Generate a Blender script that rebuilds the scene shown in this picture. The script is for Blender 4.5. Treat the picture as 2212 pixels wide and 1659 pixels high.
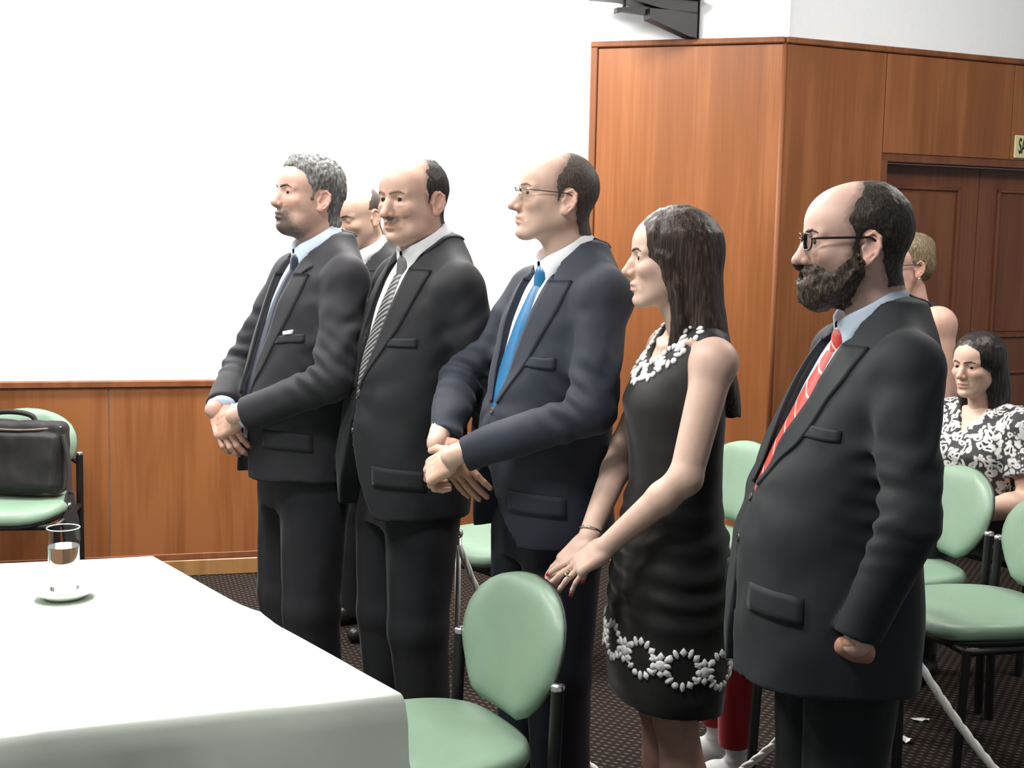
import bpy, bmesh, math, random, time
import numpy as np
from mathutils import Vector, Matrix, Euler
from mathutils.bvhtree import BVHTree

for o in list(bpy.data.objects):
    bpy.data.objects.remove(o, do_unlink=True)
SC = bpy.context.scene
COL = SC.collection
T0 = time.time()
R = math.radians

# ---------------------------------------------------------------- camera, world, lights, exposure
cam_data = bpy.data.cameras.new('camera')
cam_data.sensor_fit = 'HORIZONTAL'; cam_data.sensor_width = 36.0
cam_data.lens = 36.0 * 2800.0 / 2212.0
cam = bpy.data.objects.new('camera', cam_data); COL.objects.link(cam)
cam.matrix_world = (Matrix.Translation((0, 0, 1.58)) @ Matrix.Rotation(R(90 - 6.7), 4, 'X')
                    @ Matrix.Rotation(0.02, 4, 'Z'))
SC.camera = cam
SC.view_settings.view_transform = 'Standard'
SC.view_settings.look = 'None'
SC.view_settings.gamma = 1.0
SC.view_settings.use_curve_mapping = False
SC.view_settings.exposure = 0.0

world = bpy.data.worlds.new('room_ambient'); SC.world = world
world.use_nodes = True
world.node_tree.nodes['Background'].inputs[0].default_value = (0.92, 0.96, 1.0, 1)
world.node_tree.nodes['Background'].inputs[1].default_value = 0.30

CEIL_Z = 3.25
def area_light(name, loc, sx, sy, power, color=(1, 0.97, 0.93), rot=(0, 0, 0)):
    l = bpy.data.lights.new(name, 'AREA'); l.shape = 'RECTANGLE'; l.size = sx; l.size_y = sy
    l.energy = power; l.color = color
    o = bpy.data.objects.new(name, l); COL.objects.link(o)
    o.location = loc; o.rotation_euler = rot
    return o
# fluorescent ceiling fittings: a row washing the white wall, a row over the tables
LIGHTS = [  # x, y, size x, size y, watts
    (-2.6, 4.85, 1.2, 0.25, 85), (-0.45, 5.3, 1.2, 0.25, 115),
    (-1.7, 2.9, 0.6, 0.6, 75), (-0.3, 3.9, 0.4, 0.4, 50), (-0.7, 1.7, 0.6, 0.6, 54),
]
for i, (lx, ly, sx, sy, w) in enumerate(LIGHTS):
    area_light('ceiling_lamp_light', (lx, ly, CEIL_Z - 0.06), sx, sy, w)
# unseen point light, added to brighten the upper part of the right wall
for lx, ly, lz, w in ((2.3, 4.3, 2.95, 70),):
    l = bpy.data.lights.new('upper_wall_fill_light', 'POINT'); l.energy = w; l.shadow_soft_size = 0.14; l.color = (1, 0.97, 0.93)
    o = bpy.data.objects.new('upper_wall_fill_light', l); COL.objects.link(o); o.location = (lx, ly, lz)

# ---------------------------------------------------------------- helpers: tagging and meshes
def tag(o, label=None, cat=None, group=None, kind=None):
    if label: o['label'] = label
    if cat: o['category'] = cat
    if group: o['group'] = group
    if kind: o['kind'] = kind
    return o
def empty(name, loc=(0, 0, 0), rz=0.0):
    o = bpy.data.objects.new(name, None); COL.objects.link(o)
    o.location = loc; o.rotation_euler = (0, 0, rz); o.empty_display_size = 0.1
    return o
def mesh_obj(name, verts, faces, mat, parent=None, smooth=True, col=None):
    me = bpy.data.meshes.new(name)
    if isinstance(faces, np.ndarray) and faces.ndim == 2:
        nv, nf, k = len(verts), len(faces), faces.shape[1]
        me.vertices.add(nv); me.vertices.foreach_set('co', np.asarray(verts, np.float32).ravel())
        me.loops.add(nf * k); me.loops.foreach_set('vertex_index', faces.astype(np.int32).ravel())
        me.polygons.add(nf)
        me.polygons.foreach_set('loop_start', np.arange(0, nf * k, k, dtype=np.int32))
        me.update(calc_edges=True); me.validate()
    else:
        me.from_pydata([tuple(map(float, v)) for v in verts], [], [tuple(map(int, f)) for f in faces]); me.update()
    if smooth:
        me.polygons.foreach_set('use_smooth', np.ones(len(me.polygons), dtype=bool))
    if col is not None:
        ca = me.color_attributes.new('tint', 'FLOAT_COLOR', 'POINT')
        c4 = np.ones((len(verts), 4), np.float32); c4[:, :3] = col
        ca.data.foreach_set('color', c4.ravel())
    if mat is not None: me.materials.append(mat)
    o = bpy.data.objects.new(name, me); COL.objects.link(o)
    if parent: o.parent = parent
    return o
def bm_obj(name, bm, mat, parent=None, smooth=False, auto=None):
    me = bpy.data.meshes.new(name)
    bmesh.ops.recalc_face_normals(bm, faces=bm.faces[:])
    bm.to_mesh(me); bm.free()
    if smooth: me.polygons.foreach_set('use_smooth', np.ones(len(me.polygons), dtype=bool))
    if mat is not None: me.materials.append(mat)
    o = bpy.data.objects.new(name, me); COL.objects.link(o)
    if parent: o.parent = parent
    if auto is not None and smooth: me.set_sharp_from_angle(angle=R(auto))
    return o
def box(bm, c, half, mat=None, bevel=0.0, seg=2):
    b2 = bmesh.new()
    bmesh.ops.create_cube(b2, size=2.0)
    for v in b2.verts: v.co = Vector((v.co.x * half[0], v.co.y * half[1], v.co.z * half[2]))
    if bevel > 0:
        bmesh.ops.bevel(b2, geom=b2.edges[:], offset=bevel, segments=seg, affect='EDGES', profile=0.5)
    M = (Matrix.Translation(c) @ mat) if mat is not None else Matrix.Translation(c)
    bmesh.ops.transform(b2, matrix=M, verts=b2.verts)
    me = bpy.data.meshes.new('t'); b2.to_mesh(me); b2.free(); bm.from_mesh(me); bpy.data.meshes.remove(me)
def tube(pts, rad, seg=10, closed=False, cap=True):
    """swept tube -> verts, faces"""
    P = [np.asarray(p, float) for p in pts]; n = len(P)
    rad = [rad] * n if np.isscalar(rad) else list(rad)
    V = []; Fc = []
    prev = None
    for i in range(n):
        a = P[(i - 1) % n] if (closed or i > 0) else P[0]
        b = P[(i + 1) % n] if (closed or i < n - 1) else P[-1]
        t = b - a; t /= (np.linalg.norm(t) + 1e-12)
        if prev is None:
            u = np.cross(t, [0, 0, 1.0])
            if np.linalg.norm(u) < 1e-3: u = np.cross(t, [1.0, 0, 0])
        else:
            u = prev - t * (prev @ t)
        u /= np.linalg.norm(u); prev = u
        w = np.cross(t, u)
        for j in range(seg):
            an = 2 * math.pi * j / seg
            V.append(P[i] + rad[i] * (math.cos(an) * u + math.sin(an) * w))
    m = n if closed else n - 1
    for i in range(m):
        for j in range(seg):
            a = i * seg + j; b = i * seg + (j + 1) % seg
            c = ((i + 1) % n) * seg + (j + 1) % seg; d = ((i + 1) % n) * seg + j
            Fc.append((a, b, c, d))
    if cap and not closed:
        Fc.append(tuple(range(seg - 1, -1, -1))); Fc.append(tuple(range((n - 1) * seg, n * seg)))
    return V, Fc
def spline(pts, n):
    """Catmull-Rom through pts, n samples, roughly even"""
    P = np.asarray(pts, float); m = len(P)
    Q = np.vstack([2 * P[0] - P[1], P, 2 * P[-1] - P[-2]])
    out = []
    seg = 24
    for i in range(m - 1):
        p0, p1, p2, p3 = Q[i], Q[i + 1], Q[i + 2], Q[i + 3]
        for k in range(seg):
            t = k / seg
            out.append(0.5 * ((2 * p1) + (-p0 + p2) * t + (2 * p0 - 5 * p1 + 4 * p2 - p3) * t * t + (-p0 + 3 * p1 - 3 * p2 + p3) * t ** 3))
    out.append(P[-1]); out = np.array(out)
    L = np.concatenate([[0], np.cumsum(np.linalg.norm(np.diff(out, axis=0), axis=1))])
    s = np.linspace(0, L[-1], n)
    return np.stack([np.interp(s, L, out[:, i]) for i in range(out.shape[1])], 1)
def lathe(prof, seg=32):
    V = []; Fc = []
    n = len(prof)
    for i, (r, z) in enumerate(prof):
        for j in range(seg):
            a = 2 * math.pi * j / seg
            V.append((r * math.cos(a), r * math.sin(a), z))
    for i in range(n - 1):
        for j in range(seg):
            a = i * seg + j; b = i * seg + (j + 1) % seg
            Fc.append((a, b, b + seg, a + seg))
    return V, Fc

# ---------------------------------------------------------------- materials
def new_mat(name):
    m = bpy.data.materials.new(name); m.use_nodes = True
    nt = m.node_tree; b = nt.nodes['Principled BSDF']
    return m, nt, b
def nd(nt, t, **kw):
    n = nt.nodes.new(t)
    for k, v in kw.items(): setattr(n, k, v)
    return n
def ramp(nt, fac, stops):
    r = nd(nt, 'ShaderNodeValToRGB')
    while len(r.color_ramp.elements) < len(stops): r.color_ramp.elements.new(0.5)
    for e, (p, c) in zip(r.color_ramp.elements, stops): e.position = p; e.color = (*c, 1)
    nt.links.new(fac, r.inputs[0]); return r
def coords(nt, scale=(1, 1, 1), kind='Object', rot=(0, 0, 0)):
    tc = nd(nt, 'ShaderNodeTexCoord'); mp = nd(nt, 'ShaderNodeMapping')
    mp.inputs['Scale'].default_value = scale; mp.inputs['Rotation'].default_value = rot
    nt.links.new(tc.outputs[kind], mp.inputs[0]); return mp.outputs[0]
def noise_n(nt, vec, scale, detail=3, rough=0.5, dist=0.0):
    n = nd(nt, 'ShaderNodeTexNoise'); n.inputs['Scale'].default_value = scale
    n.inputs['Detail'].default_value = detail; n.inputs['Roughness'].default_value = rough
    n.inputs['Distortion'].default_value = dist
    nt.links.new(vec, n.inputs['Vector']); return n.outputs['Fac']
def bump(nt, b, h, strength=0.2, dist=0.002):
    n = nd(nt, 'ShaderNodeBump'); n.inputs['Strength'].default_value = strength; n.inputs['Distance'].default_value = dist
    nt.links.new(h, n.inputs['Height']); nt.links.new(n.outputs[0], b.inputs['Normal'])
def plain(name, col, rough=0.5, metal=0.0, spec=0.5, var=0.06, scale=30.0, bumpy=0.0, coat=0.0):
    m, nt, b = new_mat(name)
    v = coords(nt); f = noise_n(nt, v, scale)
    r = ramp(nt, f, [(0.3, tuple(c * (1 - var) for c in col)), (0.7, tuple(min(1, c * (1 + var)) for c in col))])
    nt.links.new(r.outputs[0], b.inputs['Base Color'])
    b.inputs['Roughness'].default_value = rough; b.inputs['Metallic'].default_value = metal
    b.inputs['Specular IOR Level'].default_value = spec
    b.inputs['Coat Weight'].default_value = coat
    if bumpy: bump(nt, b, f, bumpy, 0.002)
    return m
def fabric(name, col, rough=0.85, weave=900.0, var=0.12, sheen=0.06, bs=0.25):
    m, nt, b = new_mat(name)
    v = coords(nt); f = noise_n(nt, v, weave, 2); f2 = noise_n(nt, v, 6, 3)
    mx = nd(nt, 'ShaderNodeMath', operation='MULTIPLY_ADD'); mx.inputs[1].default_value = 0.6
    nt.links.new(f, mx.inputs[0]); nt.links.new(f2, mx.inputs[2])
    r = ramp(nt, mx.outputs[0], [(0.5, tuple(c * (1 - var) for c in col)), (1.1 if False else 1.0, tuple(min(1, c * (1 + var)) for c in col))])
    nt.links.new(r.outputs[0], b.inputs['Base Color'])
    b.inputs['Roughness'].default_value = rough
    b.inputs['Specular IOR Level'].default_value = 0.25
    b.inputs['Sheen Weight'].default_value = sheen
    b.inputs['Sheen Roughness'].default_value = 0.4
    bump(nt, b, f, bs, 0.0006)
    return m
def attr_mat(name, rough=0.5, sss=0.0, nscale=120.0, bs=0.1, spec=0.4, dist=0.001):
    m, nt, b = new_mat(name)
    a = nd(nt, 'ShaderNodeVertexColor', layer_name='tint')
    v = coords(nt); f = noise_n(nt, v, nscale, 3); f2 = noise_n(nt, v, 25, 3)
    r = ramp(nt, f2, [(0.3, (0.93, 0.9, 0.89)), (0.7, (1.04, 1.03, 1.03))])
    mx = nd(nt, 'ShaderNodeMix', data_type='RGBA', blend_type='MULTIPLY'); mx.inputs[0].default_value = 1.0
    nt.links.new(a.outputs[0], mx.inputs[6]); nt.links.new(r.outputs[0], mx.inputs[7])
    nt.links.new(mx.outputs[2], b.inputs['Base Color'])
    b.inputs['Roughness'].default_value = rough; b.inputs['Specular IOR Level'].default_value = spec
    if sss:
        b.inputs['Subsurface Weight'].default_value = sss
        b.inputs['Subsurface Radius'].default_value = (0.012, 0.004, 0.002)
        b.inputs['Subsurface Scale'].default_value = 0.5
    bump(nt, b, f, bs, dist)
    return m
def hair_mat(name, col, col2=None, scale=(260, 260, 40), rough=0.5, bs=0.5):
    m, nt, b = new_mat(name)
    col2 = col2 or tuple(c * 1.8 for c in col)
    v = coords(nt, scale); f = noise_n(nt, v, 1.0, 4, 0.6)
    r = ramp(nt, f, [(0.35, tuple(c * 0.6 for c in col)), (0.5, col), (0.68, col2)])
    nt.links.new(r.outputs[0], b.inputs['Base Color'])
    b.inputs['Roughness'].default_value = rough; b.inputs['Specular IOR Level'].default_value = 0.35
    bump(nt, b, f, bs, 0.003)
    return m

# ---------------------------------------------------------------- signed distance sculpting
_rng = np.random.RandomState(7)
_LAT = _rng.rand(32, 32, 32).astype(np.float32)
def vnoise(x, y, z):
    """value noise in [-1,1]; broadcasting arrays"""
    x, y, z = np.broadcast_arrays(x, y, z)
    xi = np.floor(x).astype(np.int32); yi = np.floor(y).astype(np.int32); zi = np.floor(z).astype(np.int32)
    fx = (x - xi).astype(np.float32); fy = (y - yi).astype(np.float32); fz = (z - zi).astype(np.float32)
    fx = fx * fx * (3 - 2 * fx); fy = fy * fy * (3 - 2 * fy); fz = fz * fz * (3 - 2 * fz)
    x0 = xi & 31; x1 = (xi + 1) & 31; y0 = yi & 31; y1 = (yi + 1) & 31; z0 = zi & 31; z1 = (zi + 1) & 31
    L = _LAT
    a = L[x0, y0, z0] * (1 - fx) + L[x1, y0, z0] * fx
    b = L[x0, y1, z0] * (1 - fx) + L[x1, y1, z0] * fx
    c = L[x0, y0, z1] * (1 - fx) + L[x1, y0, z1] * fx
    d = L[x0, y1, z1] * (1 - fx) + L[x1, y1, z1] * fx
    return ((a * (1 - fy) + b * fy) * (1 - fz) + (c * (1 - fy) + d * fy) * fz) * 2 - 1
def smin(a, b, k):
    if k <= 0: return np.minimum(a, b)
    h = np.clip(0.5 + 0.5 * (b - a) / k, 0, 1)
    return b + (a - b) * h - k * h * (1 - h)
def V3(p): return np.asarray(p, np.float32)

class Grid:
    def __init__(s, lo, hi, h, far=0.06):
        s.lo = V3(lo); s.h = h
        s.n = np.ceil((V3(hi) - s.lo) / h).astype(int) + 1
        s.ax = [s.lo[i] + h * np.arange(s.n[i], dtype=np.float32) for i in range(3)]
        s.d = np.full(tuple(s.n), far, np.float32)
    def sl(s, lo, hi):
        i0 = np.clip(np.floor((V3(lo) - s.lo) / s.h).astype(int), 0, s.n)
        i1 = np.clip(np.ceil((V3(hi) - s.lo) / s.h).astype(int) + 1, 0, s.n)
        return tuple(slice(a, b) for a, b in zip(i0, i1))
    def xyz(s, sl=None):
        sl = sl or (slice(None),) * 3
        return (s.ax[0][sl[0]][:, None, None], s.ax[1][sl[1]][None, :, None], s.ax[2][sl[2]][None, None, :])
    def _put(s, fn, lo, hi, k, sub):
        m = max(k, 3 * s.h) + 0.012
        sl = s.sl(V3(lo) - m, V3(hi) + m)
        if any(q.stop <= q.start for q in sl): return
        v = fn(*s.xyz(sl))
        if sub: s.d[sl] = -smin(-s.d[sl], v, k)
        else: s.d[sl] = smin(s.d[sl], v, k)
    def ell(s, c, r, k=0.01, sub=False, rot=None):
        c = V3(c); r = V3(r if not np.isscalar(r) else (r, r, r))
        if rot is None:
            def fn(X, Y, Z):
                x, y, z = X - c[0], Y - c[1], Z - c[2]
                k0 = np.sqrt((x / r[0]) ** 2 + (y / r[1]) ** 2 + (z / r[2]) ** 2)
                k1 = np.sqrt((x / r[0] ** 2) ** 2 + (y / r[1] ** 2) ** 2 + (z / r[2] ** 2) ** 2) + 1e-9
                return k0 * (k0 - 1) / k1
            e = r
        else:
            M = np.array(rot, np.float32)   # columns = local axes
            def fn(X, Y, Z):
                x, y, z = X - c[0], Y - c[1], Z - c[2]
                a = x * M[0, 0] + y * M[1, 0] + z * M[2, 0]
                b = x * M[0, 1] + y * M[1, 1] + z * M[2, 1]
                g = x * M[0, 2] + y * M[1, 2] + z * M[2, 2]
                k0 = np.sqrt((a / r[0]) ** 2 + (b / r[1]) ** 2 + (g / r[2]) ** 2)
                k1 = np.sqrt((a / r[0] ** 2) ** 2 + (b / r[1] ** 2) ** 2 + (g / r[2] ** 2) ** 2) + 1e-9
                return k0 * (k0 - 1) / k1
            e = np.full(3, r.max(), np.float32)
        s._put(fn, c - e, c + e, k, sub)
    def cone(s, a, b, r1, r2=None, k=0.01, sub=False, flat=False, sq=None):
        """round cone a->b; flat: cut square at b; sq=(dir, factor): squash section along dir"""
        a = V3(a); b = V3(b); r2 = r1 if r2 is None else r2
        ba = b - a; L2 = float(ba @ ba) + 1e-12; L = math.sqrt(L2)
        if sq is not None:
            q = V3(sq[0]); q = q - ba * (q @ ba) / L2; q /= np.linalg.norm(q); qf = 1.0 / sq[1] - 1.0
        def fn(X, Y, Z):
            x, y, z = X - a[0], Y - a[1], Z - a[2]
            t0 = (x * ba[0] + y * ba[1] + z * ba[2]) / L2
            t = np.clip(t0, 0, 1)
            x2 = x - ba[0] * t; y2 = y - ba[1] * t; z2 = z - ba[2] * t
            if sq is not None:
                w = (x2 * q[0] + y2 * q[1] + z2 * q[2]) * qf
                x2 = x2 + w * q[0]; y2 = y2 + w * q[1]; z2 = z2 + w * q[2]
            d = np.sqrt(x2 ** 2 + y2 ** 2 + z2 ** 2) - (r1 + (r2 - r1) * t)
            if sq is not None: d = d * (sq[1] ** 0.5 if sq[1] < 1 else 1)
            if flat: d = np.maximum(d, (t0 - 1) * L)
            return d
        rm = max(r1, r2) * (1 if sq is None else max(1, sq[1]))
        s._put(fn, np.minimum(a, b) - rm, np.maximum(a, b) + rm, k, sub)
    def chain(s, pts, rads, k=0.004, sub=False, sq=None):
        for i in range(len(pts) - 1): s.cone(pts[i], pts[i + 1], rads[i], rads[i + 1], k, sub, sq=sq)
    def rbox(s, c, half, r, rot, k=0.005, sub=False):
        c = V3(c); hf = V3(half) - r; M = np.array(rot, np.float32)
        def fn(X, Y, Z):
            x, y, z = X - c[0], Y - c[1], Z - c[2]
            q = [np.abs(x * M[0, i] + y * M[1, i] + z * M[2, i]) - hf[i] for i in range(3)]
            o = np.sqrt(sum(np.maximum(v, 0) ** 2 for v in q))
            return o + np.minimum(np.maximum(np.maximum(q[0], q[1]), q[2]), 0) - r
        e = np.full(3, float(np.linalg.norm(V3(half))), np.float32)
        s._put(fn, c - e, c + e, k, sub)
    def loft(s, rows, n=2.4, k=0.01, off=0.0, sm=0.03, zlim=None, shift=None):
        """rows: (z, cx, front, back, halfwidth[, cy]) ; front is +x"""
        rows = np.array([tuple(r) + (0.0,) * (6 - len(r)) for r in rows], np.float32)
        z0, z1 = (rows[0, 0], rows[-1, 0]) if zlim is None else zlim
        Za = s.ax[2]
        zz = np.linspace(rows[0, 0] - 0.3, rows[-1, 0] + 0.3, 600)
        stp = zz[1] - zz[0]; w = max(1, int(sm / stp)); ker = np.hanning(2 * w + 1); ker /= ker.sum()
        def ch(i):
            v = np.interp(zz, rows[:, 0], rows[:, i]); v = np.convolve(np.pad(v, w, mode='edge'), ker, 'valid')
            return v
        tab = [ch(i) for i in range(1, 6)]
        def fn(X, Y, Z):
            q = [np.interp(Z.ravel(), zz, t).astype(np.float32)[None, None, :] for t in tab]
            x = X - q[0]; y = Y - q[4]
            a = np.where(x > 0, q[1], q[2]) + off
            wv = q[3] + off
            rho = ((np.abs(x) / a) ** n + (np.abs(y) / wv) ** n) ** (1.0 / n) + 1e-6
            rad = np.sqrt(x * x + y * y)
            d = np.where(rho < 0.2, -0.05, rad * (1 - 1 / rho))
            return np.maximum(d, np.maximum(Z - z1, z0 - Z))
        m = rows[:, 1:5].max() * 1.2 + abs(rows[:, 5]).max() + off
        cx = rows[:, 1].mean()
        s._put(fn, (cx - m, -m, z0), (cx + m, m, z1), k, False)
    def nets(s, d=None):
        return nets(s.d if d is None else d, s.lo, s.h)

def nets(d, lo, h):
    """naive surface nets -> verts (float32 Nx3), quads (Mx4)"""
    ins = d < 0
    nx, ny, nz = d.shape
    c = [ins[i:nx - 1 + i, j:ny - 1 + j, k:nz - 1 + k] for i in (0, 1) for j in (0, 1) for k in (0, 1)]
    al = c[0].copy(); an = c[0].copy()
    for q in c[1:]: al &= q; an |= q
    act = an & ~al
    I = np.argwhere(act)
    if len(I) == 0: return np.zeros((0, 3), np.float32), np.zeros((0, 4), np.int32)
    idx = np.full(act.shape, -1, np.int32); idx[act] = np.arange(len(I), dtype=np.int32)
    off = np.array([(i, j, k) for i in (0, 1) for j in (0, 1) for k in (0, 1)])
    vals = np.stack([d[I[:, 0] + o[0], I[:, 1] + o[1], I[:, 2] + o[2]] for o in off], 1)
    acc = np.zeros((len(I), 3), np.float32); cnt = np.zeros(len(I), np.float32)
    for a in range(8):
        for b in range(a + 1, 8):
            df = off[b] - off[a]
            if abs(df).sum() != 1: continue
            va, vb = vals[:, a], vals[:, b]
            m = (va < 0) != (vb < 0)
            t = np.where(m, va / np.where(m, va - vb, 1), 0)
            acc += np.where(m[:, None], off[a] + t[:, None] * df, 0); cnt += m
    V = (I + acc / cnt[:, None]) * h + lo
    quads = []
    for ax in range(3):
        s0 = [slice(1, -1)] * 3; s0[ax] = slice(0, -1)
        s1 = list(s0); s1[ax] = slice(1, None)
        a = ins[tuple(s0)]; b = ins[tuple(s1)]
        for flip, m in ((False, a & ~b), (True, ~a & b)):
            E = np.argwhere(m)
            if len(E) == 0: continue
            o = np.ones(3, int); o[ax] = 0; E = E + o
            u, v = (ax + 1) % 3, (ax + 2) % 3
            du = np.zeros(3, int); du[u] = 1; dv = np.zeros(3, int); dv[v] = 1
            def g(P): return idx[P[:, 0], P[:, 1], P[:, 2]]
            q = np.stack([g(E - du - dv), g(E - dv), g(E), g(E - du)], 1)
            if flip: q = q[:, ::-1]
            quads.append(q)
    Q = np.concatenate(quads); Q = Q[(Q >= 0).all(1)]
    return V.astype(np.float32), Q
def relax(V, Q, it=1, lam=0.5):
    for _ in range(it):
        acc = np.zeros_like(V); cnt = np.zeros(len(V), np.float32)
        for i in range(4):
            a = Q[:, i]; b = Q[:, (i + 1) % 4]
            np.add.at(acc, a, V[b]); np.add.at(cnt, a, 1)
            np.add.at(acc, b, V[a]); np.add.at(cnt, b, 1)
        V = V + lam * (acc / np.maximum(cnt, 1)[:, None] - V)
    return V
def bvh_of(V, Q):
    return BVHTree.FromPolygons([tuple(map(float, v)) for v in V], [tuple(map(int, q)) for q in Q])
def poly_sd(X, Z, poly):
    """2D signed distance, positive inside; X (n,1), Z (1,m)"""
    P = np.asarray(poly, np.float32); n = len(P)
    dd = np.full(np.broadcast(X, Z).shape, 1e9, np.float32); ins = np.zeros(dd.shape, bool)
    for i in range(n):
        a, b = P[i], P[(i + 1) % n]; e = b - a
        wx, wz = X - a[0], Z - a[1]
        t = np.clip((wx * e[0] + wz * e[1]) / (e @ e + 1e-12), 0, 1)
        dd = np.minimum(dd, (wx - e[0] * t) ** 2 + (wz - e[1] * t) ** 2)
        if abs(e[1]) > 1e-9:
            cr = ((a[1] > Z) != (b[1] > Z)) & (X < e[0] * (Z - a[1]) / e[1] + a[0])
            ins ^= cr
    dd = np.sqrt(dd)
    return np.where(ins, dd, -dd)
def rotm(yaw=0, pitch=0, roll=0):
    """head rotation in local frame (x forward, y left): yaw + = to the left, pitch + = nose up, roll + = tilt to right"""
    return np.array(Matrix.Rotation(R(yaw), 3, 'Z') @ Matrix.Rotation(R(-pitch), 3, 'Y') @ Matrix.Rotation(R(roll), 3, 'X'), np.float32)
def unit(v):
    v = np.asarray(v, float); return v / (np.linalg.norm(v) + 1e-12)
def frame(x, z):
    """3x3 with columns x', y', z' (z made perpendicular to x)"""
    x = unit(x); z = np.asarray(z, float); z = unit(z - x * (z @ x)); y = np.cross(z, x)
    return np.stack([x, y, z], 1)
def disp(g, fn, band=0.025):
    m = np.abs(g.d) < band
    I = np.argwhere(m)
    x = g.ax[0][I[:, 0]]; y = g.ax[1][I[:, 1]]; z = g.ax[2][I[:, 2]]
    g.d[m] += fn(x, y, z).astype(np.float32)

# ---------------------------------------------------------------- room materials
def wood(name, dark, mid, light, grain=1.0, rough=0.35, coat=0.15):
    m, nt, b = new_mat(name)
    tc = nd(nt, 'ShaderNodeTexCoord'); oi = nd(nt, 'ShaderNodeObjectInfo')
    ad = nd(nt, 'ShaderNodeVectorMath', operation='ADD'); mul = nd(nt, 'ShaderNodeMath', operation='MULTIPLY'); mul.inputs[1].default_value = 17.0
    nt.links.new(oi.outputs['Random'], mul.inputs[0]); nt.links.new(tc.outputs['Object'], ad.inputs[0]); nt.links.new(mul.outputs[0], ad.inputs[1])
    def mapped(sc):
        mp = nd(nt, 'ShaderNodeMapping'); mp.inputs['Scale'].default_value = sc; nt.links.new(ad.outputs[0], mp.inputs[0]); return mp.outputs[0]
    f1 = noise_n(nt, mapped((7 * grain, 7 * grain, 0.55)), 1.0, 4, 0.55, 0.6)
    f2 = noise_n(nt, mapped((55 * grain, 55 * grain, 1.6)), 1.0, 3, 0.6)
    f3 = noise_n(nt, mapped((1.3, 1.3, 0.8)), 1.0, 2)
    a1 = nd(nt, 'ShaderNodeMath', operation='MULTIPLY_ADD'); a1.inputs[1].default_value = 0.35; nt.links.new(f2, a1.inputs[0]); nt.links.new(f1, a1.inputs[2])
    a2 = nd(nt, 'ShaderNodeMath', operation='MULTIPLY_ADD'); a2.inputs[1].default_value = 0.4; nt.links.new(f3, a2.inputs[0]); nt.links.new(a1.outputs[0], a2.inputs[2])
    r = ramp(nt, a2.outputs[0], [(0.55, dark), (0.85, mid), (1.0, light)])
    nt.links.new(r.outputs[0], b.inputs['Base Color'])
    b.inputs['Roughness'].default_value = rough; b.inputs['Coat Weight'].default_value = coat; b.inputs['Coat Roughness'].default_value = 0.25
    b.inputs['Specular IOR Level'].default_value = 0.35
    bump(nt, b, f2, 0.08, 0.001)
    return m
WOOD = wood('orange_veneer', (0.180, 0.060, 0.019), (0.245, 0.085, 0.027), (0.31, 0.115, 0.040))
WOOD_TRIM = wood('veneer_trim', (0.145, 0.047, 0.017), (0.19, 0.065, 0.023), (0.235, 0.085, 0.031), 2.0, 0.55, 0.0)
WOOD_DOOR = wood('door_veneer', (0.115, 0.037, 0.018), (0.155, 0.052, 0.024), (0.195, 0.07, 0.030))
WOOD_BASE = wood('baseboard_veneer', (0.24, 0.12, 0.045), (0.32, 0.165, 0.06), (0.38, 0.2, 0.08), 2.0)
PLASTER = plain('white_plaster', (0.86, 0.88, 0.90), 0.85, var=0.012, scale=60, bumpy=0.04)
CEILING = plain('ceiling_plaster', (0.85, 0.85, 0.84), 0.9, var=0.01)
BLACK_METAL = plain('black_metal', (0.008, 0.008, 0.009), 0.45, 0.0, var=0.2)
CHROME = plain('brushed_chrome', (0.62, 0.62, 0.62), 0.25, 1.0, var=0.04)
SHOE = plain('black_leather', (0.012, 0.011, 0.011), 0.3, var=0.2, bumpy=0.05)

def carpet():
    m, nt, b = new_mat('dotted_carpet')
    tc = nd(nt, 'ShaderNodeTexCoord')
    mp = nd(nt, 'ShaderNodeMapping'); mp.inputs['Rotation'].default_value = (0, 0, R(28)); mp.inputs['Scale'].default_value = (38, 38, 1)
    nt.links.new(tc.outputs['Object'], mp.inputs[0])
    sp_ = nd(nt, 'ShaderNodeVectorMath', operation='FRACTION'); nt.links.new(mp.outputs[0], sp_.inputs[0])
    sb = nd(nt, 'ShaderNodeVectorMath', operation='SUBTRACT'); sb.inputs[1].default_value = (0.5, 0.5, 0); nt.links.new(sp_.outputs[0], sb.inputs[0])
    fl = nd(nt, 'ShaderNodeVectorMath', operation='MULTIPLY'); fl.inputs[1].default_value = (1.0, 1.9, 0); nt.links.new(sb.outputs[0], fl.inputs[0])
    ln = nd(nt, 'ShaderNodeVectorMath', operation='LENGTH'); nt.links.new(fl.outputs[0], ln.inputs[0])
    f = noise_n(nt, tc.outputs['Object'], 700, 2)
    r1 = ramp(nt, ln.outputs['Value'], [(0.2, (0.115, 0.09, 0.075)), (0.36, (0.019, 0.014, 0.012))])
    r2 = ramp(nt, f, [(0.3, (0.6, 0.6, 0.6)), (0.7, (1.4, 1.4, 1.4))])
    mx = nd(nt, 'ShaderNodeMix', data_type='RGBA', blend_type='MULTIPLY'); mx.inputs[0].default_value = 1.0
    nt.links.new(r1.outputs[0], mx.inputs[6]); nt.links.new(r2.outputs[0], mx.inputs[7]); nt.links.new(mx.outputs[2], b.inputs['Base Color'])
    b.inputs['Roughness'].default_value = 0.95; b.inputs['Specular IOR Level'].default_value = 0.1
    bump(nt, b, f, 0.5, 0.003)
    return m
CARPET = carpet()

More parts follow.
